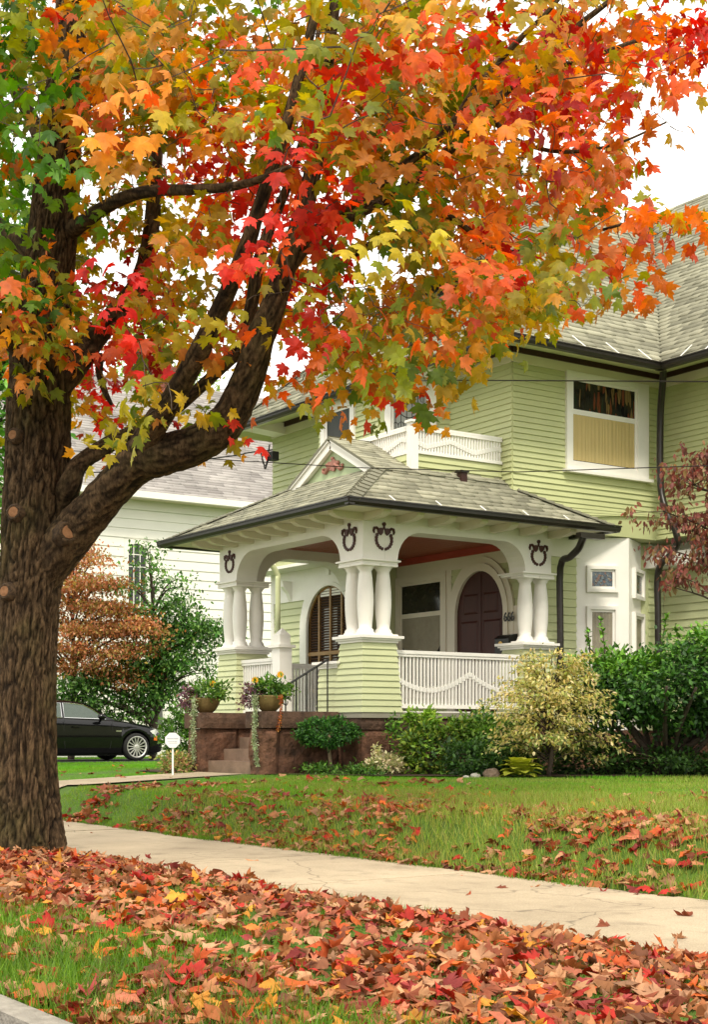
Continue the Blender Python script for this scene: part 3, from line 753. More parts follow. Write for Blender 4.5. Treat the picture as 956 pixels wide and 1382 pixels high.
def pier_set(xa, xb, ya, yb, cols):
    pier(xa, ya, xb, yb, ZD + .002, ZC0 - .09, .055)
    for cx, cy in cols: column(cx, cy, ZC0, ZC1)
    m = MB(); m.box(xa + .03, ya + .03, ZC1 + .001, xb - .03, yb - .03, ZC1 + .028); m.box(xa - .0, ya - .0, ZC1 + .028, xb, yb, ZC1 + .05); m.build('impost', white, house)
c_in = .145
pier_set(-15.76, -15.15, 10.45, 11.06, [(-15.15 - c_in - .02, 10.45 + c_in + .02), (-15.76 + c_in + .02, 10.45 + c_in + .02), (-15.15 - c_in - .02, 11.06 - c_in - .02)])
pier_set(-18.98, -18.37, 10.45, 11.06, [(-18.98 + c_in + .02, 10.45 + c_in + .02), (-18.37 - c_in - .02, 10.45 + c_in + .02), (-18.37 - c_in - .02, 11.06 - c_in - .02)])
pier_set(-15.70, -15.15, 13.13, 13.74, [(-15.15 - c_in - .02, 13.30), (-15.15 - c_in - .02, 13.585)])
pier(-16.22, 10.47, -15.74, 10.95, ZD + .002, 1.80, .03)   # low pedestal beside the steps

# beams with arched corners
def arch_profile(a0, a1, pa, pb, rx, rz, zlow, zmid, ztop):
    pts = [(a0, zlow), (a0 + pa, zlow)]
    for k in range(1, 9):
        t = k / 8 * math.pi / 2; pts.append((a0 + pa + rx * (1 - math.cos(t)), zlow + (zmid - zlow) * math.sin(t)))
    for k in range(8, 0, -1):
        t = k / 8 * math.pi / 2; pts.append((a1 - pb - rx * (1 - math.cos(t)), zlow + (zmid - zlow) * math.sin(t)))
    pts += [(a1 - pb, zlow), (a1, zlow), (a1, ztop), (a0, ztop)]
    return pts
ZB = ZC1 + .051
m = MB(); m.prism([(x, PY0, z) for x, z in arch_profile(PXL, PX, .50, .52, .48, .4, ZB, 3.56, 3.79)], (0, .34, 0)); bf = m.build('porch_beam', white, house)
m = MB(); m.prism([(PX, y, z) for y, z in arch_profile(PY0 + .342, PY1 - .04, .20, .47, .38, .4, ZB, 3.56, 3.789)], (-.34, 0, 0)); m.prism([(PX - .003, PY0 + .30, ZB), (PX - .003, PY0 + .36, ZB), (PX - .003, PY0 + .36, 3.78), (PX - .003, PY0 + .30, 3.78)], (-.3, 0, 0)); br = m.build('porch_beam', white, house)
m = MB(); m.prism([(PXL, y, z) for y, z in arch_profile(PY0 + .342, YF2 - .05, .22, .25, .48, .4, ZB, 3.56, 3.789)], (.34, 0, 0)); bl = m.build('porch_beam', white, house)
# porch ceiling, boarded
k = 0; yb = PY0 + .345
while yb < YF1 - .05:
    m = MB(); m.box(PXL + .345, yb, 3.70, PX - .345, min(yb + .142, YF1 - .01), 3.72 + .001 * (k % 2)); m.build('ceiling_board', redceil, house); yb += .147; k += 1
m = MB(); m.box(-18.9, YF1 - .06, 3.60, PX - .345, YF1 - .002, 3.70); m.build('ceiling_moulding', paint('red_moulding', (.42, .07, .05), .4, .1, 5), house)
# soffit and rafter tails of the porch
OV = .62; PEX, PEY, PEL, PEB, PZ = PX + OV, PY0 - OV, PXL - OV, 14.28, 3.80
m = MB(); m.box(PEL + .03, PEY + .03, 3.745, PEX - .03, PY0 - .002, 3.765); m.box(PX + .002, PY0 - .002, 3.745, PEX - .03, PEB - .02, 3.765); m.box(PEL + .03, PY0, 3.745, PXL - .002, YF2, 3.765)
m.build('porch_soffit', cream, house)
def tail(P, d, s):
    """curved rafter tail under the soffit, starting at the beam and running along d"""
    P, d, s = Vector(P), Vector(d), Vector(s); m = MB()
    prof = [(0, 0), (0, -.095), (.12, -.095), (.34, -.085), (.42, -.065), (.46, -.035), (.47, 0)]
    m.prism([P + d * a + Vector((0, 0, z)) - s * .055 for a, z in prof], s * .11); m.build('rafter_tail', cream, house)
for i in range(9): tail((PXL + .04 + i * (PX - PXL - .08) / 8, PY0 - .002, 3.744), (0, -1, 0), (1, 0, 0))
for i in range(7): tail((PX + .002, PY0 + .05 + i * (PY1 - PY0 - .1) / 6, 3.744), (1, 0, 0), (0, 1, 0))
# porch roof
HT = (-15.31, 10.79, 4.36); GL = (-17.37, 10.79, 4.36); GP = (-16.34, 10.79, 4.90)
pf_front = [(PEL, PEY, PZ), (PEX, PEY, PZ), HT, GL]
mr_ = .78
def rz(X): return PZ + (PEX - X) * mr_
pf_right = [(PEX, PEY, PZ), (PEX, PEB, PZ), (XS2, 13.03, rz(XS2)), (-15.45, 13.0, rz(-15.45)), (-15.45, 10.98, rz(-15.45))]
pf_right[4] = (-15.42, 10.93, rz(-15.42))
pf_back = [(PEX, PEB, PZ), (-15.9, PEB, PZ), (-15.9, 13.03, rz(XS2)), (XS2, 13.03, rz(XS2))]
pf_left = [(PEL, YF2, PZ), (PEL, PEY, PZ), GL, (GL[0], YF2, GL[2])]
proof = roof('porch_roof', [pf_front, pf_right, pf_back, pf_left, [HT, (-15.45, 13, rz(-15.45)), (-17.37, 13, 4.36), GL]], shing, .035)
for f in (pf_front, pf_right, pf_back): shingles(proof, f, .105, (.14, .28))
shingles(proof, pf_left, .105, (.14, .28))
m = MB(); caps(m, (PEX, PEY, PZ + .015), (HT[0], HT[1], HT[2] + .02), .12, .13); caps(m, (PEX, PEB, PZ + .015), (XS2, 13.03, rz(XS2) + .02), .1, .13); caps(m, (PEL, PEY, PZ + .015), (GL[0], GL[1], GL[2] + .02), .1, .13)
tag(m.build('ridge_caps', shing, proof), kind='stuff')
# gable on the porch roof
m = MB(); m.prism([(GL[0] + .08, GL[1] + .03, 4.30), (HT[0] - .08, HT[1] + .03, 4.30), (GP[0], GP[1] + .03, 4.84)], (0, .06, 0)); gab = m.build('porch_gable', paint('gable_green', (.44, .52, .31), .5, .06, 2), house)
g1 = [(HT[0] + .06, GP[1] - .07, 4.345), (HT[0] + .06, 12.95, 4.345), (GP[0], 12.95, GP[2] + .02), (GP[0], GP[1] - .07, GP[2] + .02)]
g2 = [(GL[0] - .06, 12.95, 4.345), (GL[0] - .06, GP[1] - .07, 4.345), (GP[0], GP[1] - .07, GP[2] + .02), (GP[0], 12.95, GP[2] + .02)]
m = MB()
for f in (g1, g2): m.prism(f, (0, 0, -.03))
gr = m.build('gable_roof', shing, house); shingles(gr, g1, .105, (.14, .28)); shingles(gr, g2, .105, (.14, .28))
for a, b in ((GL, GP), (HT, GP)):
    a, b = Vector(a), Vector(b); d = (b - a).normalized(); nn = Vector((-d.z, 0, d.x)); nn = nn if nn.z > 0 else -nn
    L = (b - a).length + .02; m = MB(); q = a - d * .06 + Vector((0, -.04, 0)); m.obox(q - nn * .125, d * L, (0, .062, 0), nn * .095); m.build('rake_board', white, gab)
    m = MB(); m.obox(q - nn * .028 - Vector((0, .025, 0)), d * L, (0, .085, 0), nn * .03); m.build('rake_moulding', white, gab)
m = MB()                                     # rose-coloured scroll in the gable
gc = Vector((-16.36, GP[1] + .026, 4.55))
m.prism([gc + Vector((.11 * math.cos(a) * (1 + .25 * math.sin(3 * a)), 0, .075 * math.sin(a) * (1 + .2 * math.cos(5 * a)))) for a in np.linspace(0, 2 * math.pi, 26)[:-1]], (0, -.025, 0))
for sg in (-1, 1):
    m.tube([gc + Vector((sg * q, -.012, z)) for q, z in ((.05, .0), (.12, -.03), (.18, -.07), (.23, -.06), (.24, -.02), (.20, -.015))], [.03, .032, .03, .024, .018, .012], 6)
    m.sphere(gc + Vector((sg * .13, -.012, .02)), .03, 6, 5)
m.sphere(gc + Vector((0, -.01, .09)), .03, 6, 5); m.build('gable_ornament', ornp, gab)
gutter([(PEL, 12.9), (PEL, PEY), (PEX, PEY), (PEX, PEB), (-15.5, PEB)], PZ, 'porch_gutter')
m = MB(); m.box(PEL, PEY - .003, PZ + .003, PEX, PEY + .03, PZ + .016); m.box(PEX - .03, PEY, PZ + .003, PEX + .003, PEB, PZ + .016); m.build('drip_edge', shing, proof)
for i in range(5): straps((PEX + .06, 10.5 + .72 * i, PZ + .012), (0, 0, 0), (0, 1, 0), (-.075, -.03, .062), 1)
# vent pipe
vp = onX(624, 648, -15.25); m = MB(); m.box(vp.x - .05, vp.y - .05, rz(vp.x) - .05, vp.x + .05, vp.y + .05, rz(vp.x) + .10); vv = m.build('roof_vent', brown, house)
m = MB(); m.box(vp.x - .07, vp.y - .07, rz(vp.x) + .10, vp.x + .07, vp.y + .07, rz(vp.x) + .125); m.build('vent_cap', gutterm, vv)

# balcony over the porch
BX, BY, BZ0, BZ1 = -15.36, 11.37, 4.66, 5.00
m = MB(); m.box(-17.3, BY + .03, 4.2, BX - .03, YF2 - .001, 4.60); bal = m.build('balcony', green, house)
siding(bal, (-17.3, BY + .03), (BX - .03, BY + .03), (0, -1), 4.30, 4.62, .078, green)
siding(bal, (BX - .03, BY + .03), (BX - .03, YF2 - .02), Xp, 4.30, 4.62, .078, green)
m = MB(); m.box(BX - .09, BY, 4.25, BX + .02, BY + .11, 5.03); m.box(BX - .11, BY - .02, 5.03, BX + .04, BY + .13, 5.06); m.build('balcony_post', white, house)
def railing(name, a, b, z0, z1, n, bw=.028, bt=.024, tops=(.08, .045), bots=(.07, .05), swag=None, mat=None):
    a, b = Vector((*a, 0)), Vector((*b, 0)); L = (b - a).length; d = (b - a) / L; nn = Vector((d.y, -d.x, 0)); mt = mat or white
    def P(s, o, z): return a + d * s + nn * o + Vector((0, 0, z))
    m = MB(); m.obox(P(0, -tops[0] / 2, z1 - tops[1]), d * L, nn * tops[0], (0, 0, tops[1])); m.obox(P(0, -.03, z1 - tops[1] - .035), d * L, nn * .06, (0, 0, .033)); r = m.build(name, mt, house)
    m = MB(); m.obox(P(0, -bots[0] / 2, z0), d * L, nn * bots[0], (0, 0, bots[1])); m.build('bottom_rail', mt, r)
    zz0, zz1 = z0 + bots[1] - .004, z1 - tops[1] - .03
    bm_ = MB(); bm_.obox((-bw / 2, -bt / 2, 0), (bw, 0, 0), (0, bt, 0), (0, 0, 1)); me = bm_.mesh('baluster'); me.materials.append(mt)
    for i in range(n):
        s = L * (i + .5) / n
        o = link('baluster', me, None, r, shared=True); p = P(s, 0, zz0); h = zz1 - zz0
        o.matrix_basis = Matrix(((d.x, nn.x, 0, p.x), (d.y, nn.y, 0, p.y), (0, 0, h, p.z), (0, 0, 0, 1)))
        if swag:
            zc = swag((i + .5) / n)
            q = MB(); w2 = L / n * .5 + .002; q.obox(P(s - w2, -.018, zz0 + h * zc - .028), d * (2 * w2), nn * .036, (0, 0, .056)); q.build('swag_block', mt, r)
    return r
sw = lambda u: .30 + .36 * abs(2 * ((u * 1.55 + .08) % 1) - 1) ** 1.8
railing('railing', (PX - .10, 11.05), (PX - .10, 13.16), ZD + .06, ZD + .81, 36, swag=sw, bw=.026)
railing('railing', (-18.42, PY0 + .10), (-17.38, PY0 + .10), ZD + .02, ZD + .79, 16, bw=.030)
railing('railing', (-18.80, 10.98), (-18.80, YF2 - .03), ZD + .02, ZD + .79, 34, bw=.030)
railing('balcony_railing', (-17.2, BY + .05), (BX - .09, BY + .05), BZ0 - .03, BZ1, 34, .024, .02, (.06, .03), (.07, .04), swag=lambda u: .25 + .4 * abs(2 * ((u * 2.2) % 1) - 1))
railing('balcony_railing', (BX - .03, BY + .11), (BX - .03, YF2 - .02), BZ0 - .03, BZ1, 30, .024, .02, (.06, .03), (.07, .04), swag=lambda u: .25 + .4 * abs(2 * ((u * 1.8 + .3) % 1) - 1))
# newel with pointed finial
nx_, ny_ = -17.33, PY0 + .10; m = MB(); m.box(nx_ - .10, ny_ - .10, ZD, nx_ + .10, ny_ + .10, ZD + .92); nw = m.build('newel_post', white, house)
m = MB(); m.box(nx_ - .14, ny_ - .14, ZD + .92, nx_ + .14, ny_ + .14, ZD + .96); m.box(nx_ - .085, ny_ - .085, ZD + .96, nx_ + .085, ny_ + .085, ZD + 1.10)
m.add([(nx_ - .085, ny_ - .085, ZD + 1.10), (nx_ + .085, ny_ - .085, ZD + 1.10), (nx_ + .085, ny_ + .085, ZD + 1.10), (nx_ - .085, ny_ + .085, ZD + 1.10), (nx_, ny_, ZD + 1.20)], [(0, 1, 4), (1, 2, 4), (2, 3, 4), (3, 0, 4)]); m.build('finial', white, nw)
# iron handrail
hx = -15.87; m = MB(); zt = lambda y: 1.55 + (y - 9.75) * .55
m.tube([(hx, 9.70, 1.52), (hx, 9.75, 1.55), (hx, 10.3, zt(10.3)), (hx, 10.42, zt(10.42))], .014, 6); hr = m.build('handrail', blackiron, house)
for y in np.arange(9.76, 10.43, .16):
    m = MB(); m.tube([(hx, y, ZD + .01), (hx, y, zt(y))], .010, 5); m.build('iron_bar', blackiron, hr)
m = MB(); m.tube([(hx, 9.75 + .07 * math.cos(a) * (1 - a / 9) + .02, ZD + .14 + .10 * math.sin(a) * (1 - a / 9)) for a in np.linspace(0, 6.5, 20)], .007, 5); m.build('iron_scroll', blackiron, hr)

# ---- garland ornaments on the beam ends
def garland(P, u, n, s=.2):
    P, u, n = Vector(P), Vector(u), Vector(n); up = Vector((0, 0, 1)); m = MB()
    def Q(a, b): return P + u * (a * s) + up * (b * s) + n * .008
    def blob(a, b, ra, rb): m.prism([Q(a + ra * math.cos(t), b + rb * math.sin(t)) - n * .010 for t in np.linspace(0, 2 * math.pi, 11)[:-1]], n * .024)
    blob(0, 1.0, .13, .13); blob(0, .80, .05, .16)
    for sg in (-1, 1):
        m.prism([Q(sg * a, b) - n * .010 for a, b in ((.04, .72), (.30, .74), (.52, .66), (.50, .46), (.36, .34), (.24, .26), (.10, .42))], n * .022)
        m.tube([Q(sg * a, b) for a, b in ((.45, .62), (.60, .74), (.76, .70), (.82, .52), (.78, .36))], [.018 * s / .2, .018 * s / .2, .022 * s / .2, .018 * s / .2, .01], 6)
        for k in range(7):
            t = k / 6; ang = R(-28 + 104 * t); blob(sg * .62 * math.cos(ang), -.02 - .62 * math.sin(ang), .10 - .02 * t, .125 - .02 * t)
    return m.build('garland_ornament', ornm, house)
garland((-18.62, PY0, 3.42), (1, 0, 0), (0, -1, 0), .18); garland((-15.50, PY0, 3.43), (1, 0, 0), (0, -1, 0), .195)
garland((PX, 10.82, 3.43), (0, 1, 0), (1, 0, 0), .195); garland((PX, 13.44, 3.40), (0, 1, 0), (1, 0, 0), .195)

# ---- door wall: cream panel, arched door with moulded surround
m = MB(); m.box(-18.84, YF1 - .03, 3.42, XS1 + .0, YF1 - .001, 3.62); m.build('wall_panel', cream, house)
m = MB(); m.box(-17.55 + .0, YF1 - .028, 1.22, -17.44, YF1 - .003, 3.42); m.build('door_trim', cream, house)
DXC, DR, DZ = -16.73, .56, 2.70
def ring(r0, r1, z0, cx, y, th, zs, n=20, ry=1.0):
    m = MB(); outer = [(cx - r1, z0), (cx - r1, zs)] + [(cx - r1 * math.cos(t), zs + r1 * ry * math.sin(t)) for t in np.linspace(0, math.pi, n)[1:-1]] + [(cx + r1, zs), (cx + r1, z0)]
    inner = [(cx - r0, z0), (cx - r0, zs)] + [(cx - r0 * math.cos(t), zs + r0 * ry * math.sin(t)) for t in np.linspace(0, math.pi, n)[1:-1]] + [(cx + r0, zs), (cx + r0, z0)]
    k = len(outer); vs = [(x, y, z) for x, z in outer] + [(x, y, z) for x, z in inner] + [(x, y - th, z) for x, z in outer] + [(x, y - th, z) for x, z in inner]
    fs = []
    for i in range(k - 1): fs += [(i, i + 1, k + i + 1, k + i), (2 * k + i, 3 * k + i, 3 * k + i + 1, 2 * k + i + 1), (i, 2 * k + i, 2 * k + i + 1, i + 1), (k + i, k + i + 1, 3 * k + i + 1, 3 * k + i)]
    return m.add(vs, fs)
ds = ring(DR, DR + .10, ZD, DXC, YF1 + .01, .09, DZ, 24, 1.15).build('door_surround', cream, house)
ring(DR + .10, DR + .20, ZD, DXC, YF1 + .01, .065, DZ, 24, 1.12).build('outer_moulding', cream, ds)
m = MB(); m.box(DXC + DR + .18, YF1 - .045, ZD, XS1 + .02, YF1 - .004, 2.78); m.build('door_side_panel', cream, ds)
door = [(DXC - DR, ZD), (DXC - DR, DZ)] + [(DXC - DR * math.cos(t), DZ + DR * 1.15 * math.sin(t)) for t in np.linspace(0, math.pi, 24)[1:-1]] + [(DXC + DR, DZ), (DXC + DR, ZD)]
m = MB(); m.prism([(x, YF1 - .006, z) for x, z in door], (0, -.022, 0)); dr = m.build('door', maroon, house)
for x0, x1, z0, z1 in ((-.47, -.06, ZD + .15, 1.85), (.06, .47, ZD + .15, 1.85), (-.47, -.06, 1.97, 2.62), (.06, .47, 1.97, 2.62), (-.40, -.06, 2.72, 3.02), (.06, .40, 2.72, 3.02)):
    m = MB(); y = YF1 - .028; b = .03
    m.add([(DXC + x0, y, z0), (DXC + x1, y, z0), (DXC + x1, y, z1), (DXC + x0, y, z1), (DXC + x0 + b, y - .014, z0 + b), (DXC + x1 - b, y - .014, z0 + b), (DXC + x1 - b, y - .014, z1 - b), (DXC + x0 + b, y - .014, z1 - b)],
          [(0, 1, 5, 4), (1, 2, 6, 5), (2, 3, 7, 6), (3, 0, 4, 7), (4, 5, 6, 7)]); m.build('door_panel', maroon, dr)
m = MB(); m.box(DXC - .012, YF1 - .036, ZD + .02, DXC + .012, YF1 - .027, 3.30); m.build('meeting_strip', maroon, dr)
m = MB(); m.sphere((DXC + .05, YF1 - .07, 2.05), .03); m.build('door_knob', brass, dr, True)
# house number
fc = bpy.data.curves.new('house_number', 'FONT'); fc.body = '666'; fc.size = .165; fc.extrude = .006; fc.space_character = .95
fo = bpy.data.objects.new('tmp', fc); C.objects.link(fo); bpy.context.view_layer.update()
nm = bpy.data.meshes.new_from_object(fo.evaluated_get(bpy.context.evaluated_depsgraph_get())); bpy.data.objects.remove(fo)
npos = onY(680, 839, YF1 - .088); no = link('house_number', nm, blackiron, house)
no.matrix_basis = Matrix(((1.0, 0, 0, npos.x), (0, 0, -1, npos.y), (0, 1.15, 0, npos.z), (0, 0, 0, 1)))
mp_ = onY(680, 882, YF1 - .05); m = MB(); m.box(mp_.x, mp_.y - .16, mp_.z, mp_.x + .30, mp_.y, mp_.z + .20); m.prism([(mp_.x - .01, mp_.y - .17, mp_.z + .2), (mp_.x - .01, mp_.y, mp_.z + .2), (mp_.x - .01, mp_.y, mp_.z + .27), (mp_.x - .01, mp_.y - .10, mp_.z + .25)], (.32, 0, 0))
mbx = m.build('mailbox', blackiron, house); m = MB(); m.lathe([(.01, 0), (.045, 0), (.045, .006), (.01, .008)], (mp_.x + .13, mp_.y - .165, mp_.z + .12), 14, Matrix.Rotation(R(90), 3, 'X')); m.build('mailbox_emblem', brass, mbx)
bp_ = onY(598, 862, YF1 - .03); m = MB(); m.box(bp_.x, bp_.y - .01, bp_.z, bp_.x + .05, bp_.y + .02, bp_.z + .14); m.sphere((bp_.x + .025, bp_.y - .012, bp_.z + .05), .013); m.build('doorbell', white, house)

# ---- arched window with wooden blinds
aw = ring(AWR, AWR + .20, ZD, AWC, YF2 + .0, .07, AWZ, 26).build('arched_window', white, house)
ring(AWR - .03, AWR + .03, ZD, AWC, YF2, .09, AWZ, 26).build('inner_moulding', white, aw)
m = MB(); m.box(AWC - .05, YF2 - .10, AWZ + AWR + .14, AWC + .05, YF2 - .03, 3.70); m.build('keystone', white, aw)
op = [(AWC - AWR, ZD), (AWC - AWR, AWZ)] + [(AWC - AWR * math.cos(t), AWZ + AWR * math.sin(t)) for t in np.linspace(0, math.pi, 24)[1:-1]] + [(AWC + AWR, AWZ), (AWC + AWR, ZD)]
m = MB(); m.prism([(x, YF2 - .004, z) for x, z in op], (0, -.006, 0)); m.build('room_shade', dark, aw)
for xs in (-.64, -.33, 0.0, .33, .64):
    h = AWZ + math.sqrt(max(0, AWR ** 2 - xs ** 2)) - .01; m = MB(); m.box(AWC + xs - .022, YF2 - .045, ZD + .02, AWC + xs + .022, YF2 - .012, h); m.build('blind_stile', oak, aw)
for zz in (1.62, 2.22):
    m = MB(); m.box(AWC - AWR + .02, YF2 - .047, zz, AWC + AWR - .02, YF2 - .014, zz + .06); m.build('blind_rail', oak, aw)
ring(AWR - .06, AWR - .03, ZD, AWC, YF2 - .01, .035, AWZ, 26).build('blind_frame', oak, aw)
z = 1.27
while z < AWZ + AWR - .06:
    hw = AWR - .05 if z < AWZ else math.sqrt(max(0.001, (AWR - .05) ** 2 - (z - AWZ) ** 2))
    m = MB(); m.obox((AWC - hw, YF2 - .036, z), (2 * hw, 0, 0), (0, .022, -.018), (0, .004, .006)); m.build('blind_slat', slatm, aw); z += .043
m = MB(); m.box(AWC - .22, YF2 - .0115, 1.85, AWC + .16, YF2 - .0105, 3.0); m.build('bright_opening', frost, aw)
# arched drip bracket of the frieze by the window
for bx in (-20.9, -18.95): m = MB(); m.prism([(bx, YF2 - .03, 3.16), (bx, YF2 - .03, 3.5), (bx, YF2 - .22, 3.5), (bx, YF2 - .20, 3.40), (bx, YF2 - .10, 3.30)], (.10, 0, 0)); m.build('frieze_bracket', white, house)
m = MB(); m.box(XL - .3, YF2 - .42, 3.66, -18.95, YF2 - .03, 3.71); m.build('side_eave', white, house)
# ================================================================== WHITE HOUSE NEXT DOOR
NX = -38.0
nh = thing('house', 'white clapboard house with grey roof and narrow arched window beyond the driveway', 'house', (NX - 5, 20, .28))
def npart(mb, name, mat, par=None, smooth=False): return mb.build(name, mat, par or nh, smooth)
m = MB(); m.box(NX - 10.5, 8, .1, NX, 32, 7.75); nwall = npart(m, 'wall', nwhite)
AW0, AW1, AWB, AWT = 18.06, 18.66, 4.60, 6.40
rows = 25; exn = (7.35 - .55) / rows
for r in range(rows):
    zb = .55 + r * exn; segs = [(8.0, 32.0)]
    if zb + exn > AWB - .1 and zb < AWT + .05: segs = [(8.0, AW0 - .10), (AW1 + .10, 32.0)]
    for a, b in segs:
        o = link('siding_board', board_mesh(nwhite), None, nwall, shared=True)
        d = Vector((0, b - a, 0)); n = Vector((1.3, 0, 0))
        o.matrix_basis = Matrix(((d.x, n.x, 0, NX), (d.y, n.y, 0, a), (0, 0, exn, zb), (0, 0, 0, 1)))
m = MB(); m.box(NX - .02, 7.9, 7.35, NX + .06, 32.1, 7.75); m.box(NX - .02, 31.9, .3, NX + .06, 32.05, 7.4); npart(m, 'frieze', nwhite)
ncream = paint('neighbour_cream', (.68, .62, .45), .55, .06, 1)
m = MB(); m.box(NX, 7.4, 7.62, NX + .62, 32.6, 7.66); npart(m, 'soffit', ncream)
m = MB(); m.box(NX + .56, 7.4, 7.60, NX + .70, 32.6, 7.78); npart(m, 'gutter', nwhite)
NM = .80; NRX = NX - 5.2; NRZ = 7.78 + (.66 + 5.2) * NM
nf = [(NX + .66, 7.3, 7.78), (NX + .66, 32.7, 7.78), (NRX, 32.7, NRZ), (NRX, 7.3, NRZ)]
m = MB(); m.prism(nf, (0, 0, -.06)); m.prism([(NX - 11.1, 7.3, 7.78), (NX - 11.1, 32.7, 7.78), (NRX, 32.7, NRZ), (NRX, 7.3, NRZ)], (0, 0, -.06)); nroof = npart(m, 'roof', shingn)
shingles(nroof, nf, .16, (.3, .6), shingn, .008)
m = MB(); m.prism([(NX - 10.4, 8.02, 7.7), (NX - .05, 8.02, 7.7), (NRX, 8.02, NRZ - .2)], (0, .1, 0)); m.prism([(NX - 10.4, 31.9, 7.7), (NX - .05, 31.9, 7.7), (NRX, 31.9, NRZ - .2)], (0, .1, 0)); npart(m, 'gable_wall', nwhite)
# brick chimney
brickm = paint('chimney_brick', (.22, .075, .05), .9, .2, 8, .3, 50, objvar=.25)
cp_ = at(222, 520, 47.5); m = MB(); m.box(cp_.x - .34, cp_.y - .34, cp_.z - 1.6, cp_.x + .34, cp_.y + .34, cp_.z + .55); chim = npart(m, 'chimney', paint('mortar', (.30, .26, .22), .9, .1, 9))
for k in range(16):
    zb = cp_.z - .72 + k * .08
    for j in range(3):
        off = .115 * (k % 2); a = -.35 + j * .235 + off * .0
        m = MB(); m.box(cp_.x + .30, cp_.y + a, zb, cp_.x + .36, cp_.y + a + .222, zb + .068); m.build('brick', brickm, chim)
        m = MB(); m.box(cp_.x + a, cp_.y - .36, zb, cp_.x + a + .222, cp_.y - .30, zb + .068); m.build('brick', brickm, chim)
# arched window
def ringY(r0, r1, z0, cy, x, th, zs, n=14):
    m = ring(r0, r1, z0, cy, 0, th, zs, n); m.v = [(x - y, cx_, z) for cx_, y, z in m.v]; return m
cyw, rw = (AW0 + AW1) / 2, (AW1 - AW0) / 2
ar = npart(ringY(rw - .02, rw + .10, AWB, cyw, NX, .08, AWT - rw), 'window', nwhite)
pp = [(cyw - rw, AWB), (cyw - rw, AWT - rw)] + [(cyw - rw * math.cos(t), AWT - rw + rw * math.sin(t)) for t in np.linspace(0, math.pi, 14)[1:-1]] + [(cyw + rw, AWT - rw), (cyw + rw, AWB)]
m = MB(); m.prism([(NX + .01, y, z) for y, z in pp], (.012, 0, 0)); npart(m, 'pane', paint('dark_pane', (.03, .035, .03), .1, .2, 6), ar)
for y in (cyw - .10, cyw + .10):
    m = MB(); m.box(NX + .022, y - .012, AWB, NX + .04, y + .012, AWT - .03); npart(m, 'muntin', nwhite, ar)
for zz in (AWB + .55, AWT - rw - .05, AWB + 1.1):
    m = MB(); m.box(NX + .0225, cyw - rw, zz, NX + .038, cyw + rw, zz + .025); npart(m, 'muntin', nwhite, ar)
m = MB(); m.box(NX - .02, cyw - rw - .16, AWB - .07, NX + .12, cyw + rw + .16, AWB - .01); npart(m, 'sill', nwhite, ar)
m = MB(); m.box(NX + .01, 20.0, .36, NX + .06, 20.9, .98); b_ = npart(m, 'basement_window', nwhite); m = MB(); m.box(NX + .055, 20.07, .42, NX + .07, 20.83, .92); npart(m, 'pane', dark, b_)
mt_ = at(221, 962, 41.5); m = MB(); m.box(NX + .03, mt_.y - .18, 1.2, NX + .22, mt_.y + .18, 1.75); m.tube([(NX + .1, mt_.y, .3), (NX + .1, mt_.y, 1.2)], .04, 6); npart(m, 'meter_box', paint('meter_grey', (.10, .10, .09), .6, .2, 6))

# ================================================================== BLACK CAR
CX, CYF = -32.9, 16.35                      # car centre line, front end
carz = gzs(-33, 14) + .012
car = thing('car', 'glossy black sedan parked in the driveway by the white house', 'car', (CX, CYF - 2.45, carz))
carp, nt_, p_ = base_mat('black_car_paint'); p_.inputs['Base Color'].default_value = (.004, .004, .0045, 1); p_.inputs['Roughness'].default_value = .10; p_.inputs['Specular IOR Level'].default_value = .35; p_.inputs['Coat Weight'].default_value = .2; p_.inputs['Coat Roughness'].default_value = .03
chrome = paint('chrome', (.75, .75, .74), .18, .05, 9, metallic=1); alloy = paint('alloy', (.62, .61, .58), .3, .06, 9, metallic=.6)
rubber = paint('tyre_rubber', (.016, .016, .016), .85, .2, 20); cglass = glass('car_glass', (.10, .13, .11), .75, .03); lampg = paint('headlamp', (.75, .75, .72), .12, .06, 20); amber = paint('amber_lens', (.75, .16, .02), .2, .1, 20)
def cw(x, y, z): return (CX + y, CYF - 2.45 + x, carz + z)      # x forward, y right
ip = lambda x, tab: float(np.interp(x, [t[0] for t in tab], [t[1] for t in tab]))
top = [(-2.45, .86), (-2.38, 1.0), (-2.2, 1.06), (-1.6, 1.08), (-.5, 1.03), (.6, .985), (.95, .98), (1.4, .93), (1.9, .85), (2.2, .76), (2.36, .66), (2.45, .52)]
wid = [(-2.45, .70), (-2.3, .83), (-1.8, .90), (-.5, .925), (.8, .925), (1.6, .905), (2.0, .87), (2.25, .78), (2.38, .66), (2.45, .50)]
WF, WR_, RA, ZWH = 1.57, -1.43, .375, .335
def zbot(x):
    for wc in (WF, WR_):
        if abs(x - wc) < RA: return max(.19, ZWH + math.sqrt(RA * RA - (x - wc) ** 2))
    return .19 + max(0, (abs(x) - 2.2)) * .25
xs_ = sorted(set(list(np.linspace(-2.45, 2.45, 50)) + [wc + RA * math.cos(a) for wc in (WF, WR_) for a in np.linspace(0, math.pi, 15)]))
m = MB(); secs = []
for x in xs_:
    t, w_, zb = ip(x, top), ip(x, wid), zbot(x); zs = .62 if abs(x) < 2.2 else .55
    zs = max(zs, zb + .03); zs = min(zs, t - .04)
    half = [(w_ * .93, zb), (w_ * .985, zb + .3 * (zs - zb)), (w_, zs), (w_ * .985, zs + .55 * (t - zs)), (w_ * .94, t - .025), (w_ * .86, t + .004), (w_ * .5, t + .03), (0, t + .04)]
    secs.append([cw(x, y, z) for y, z in half] + [cw(x, -y, z) for y, z in half[-2::-1]])
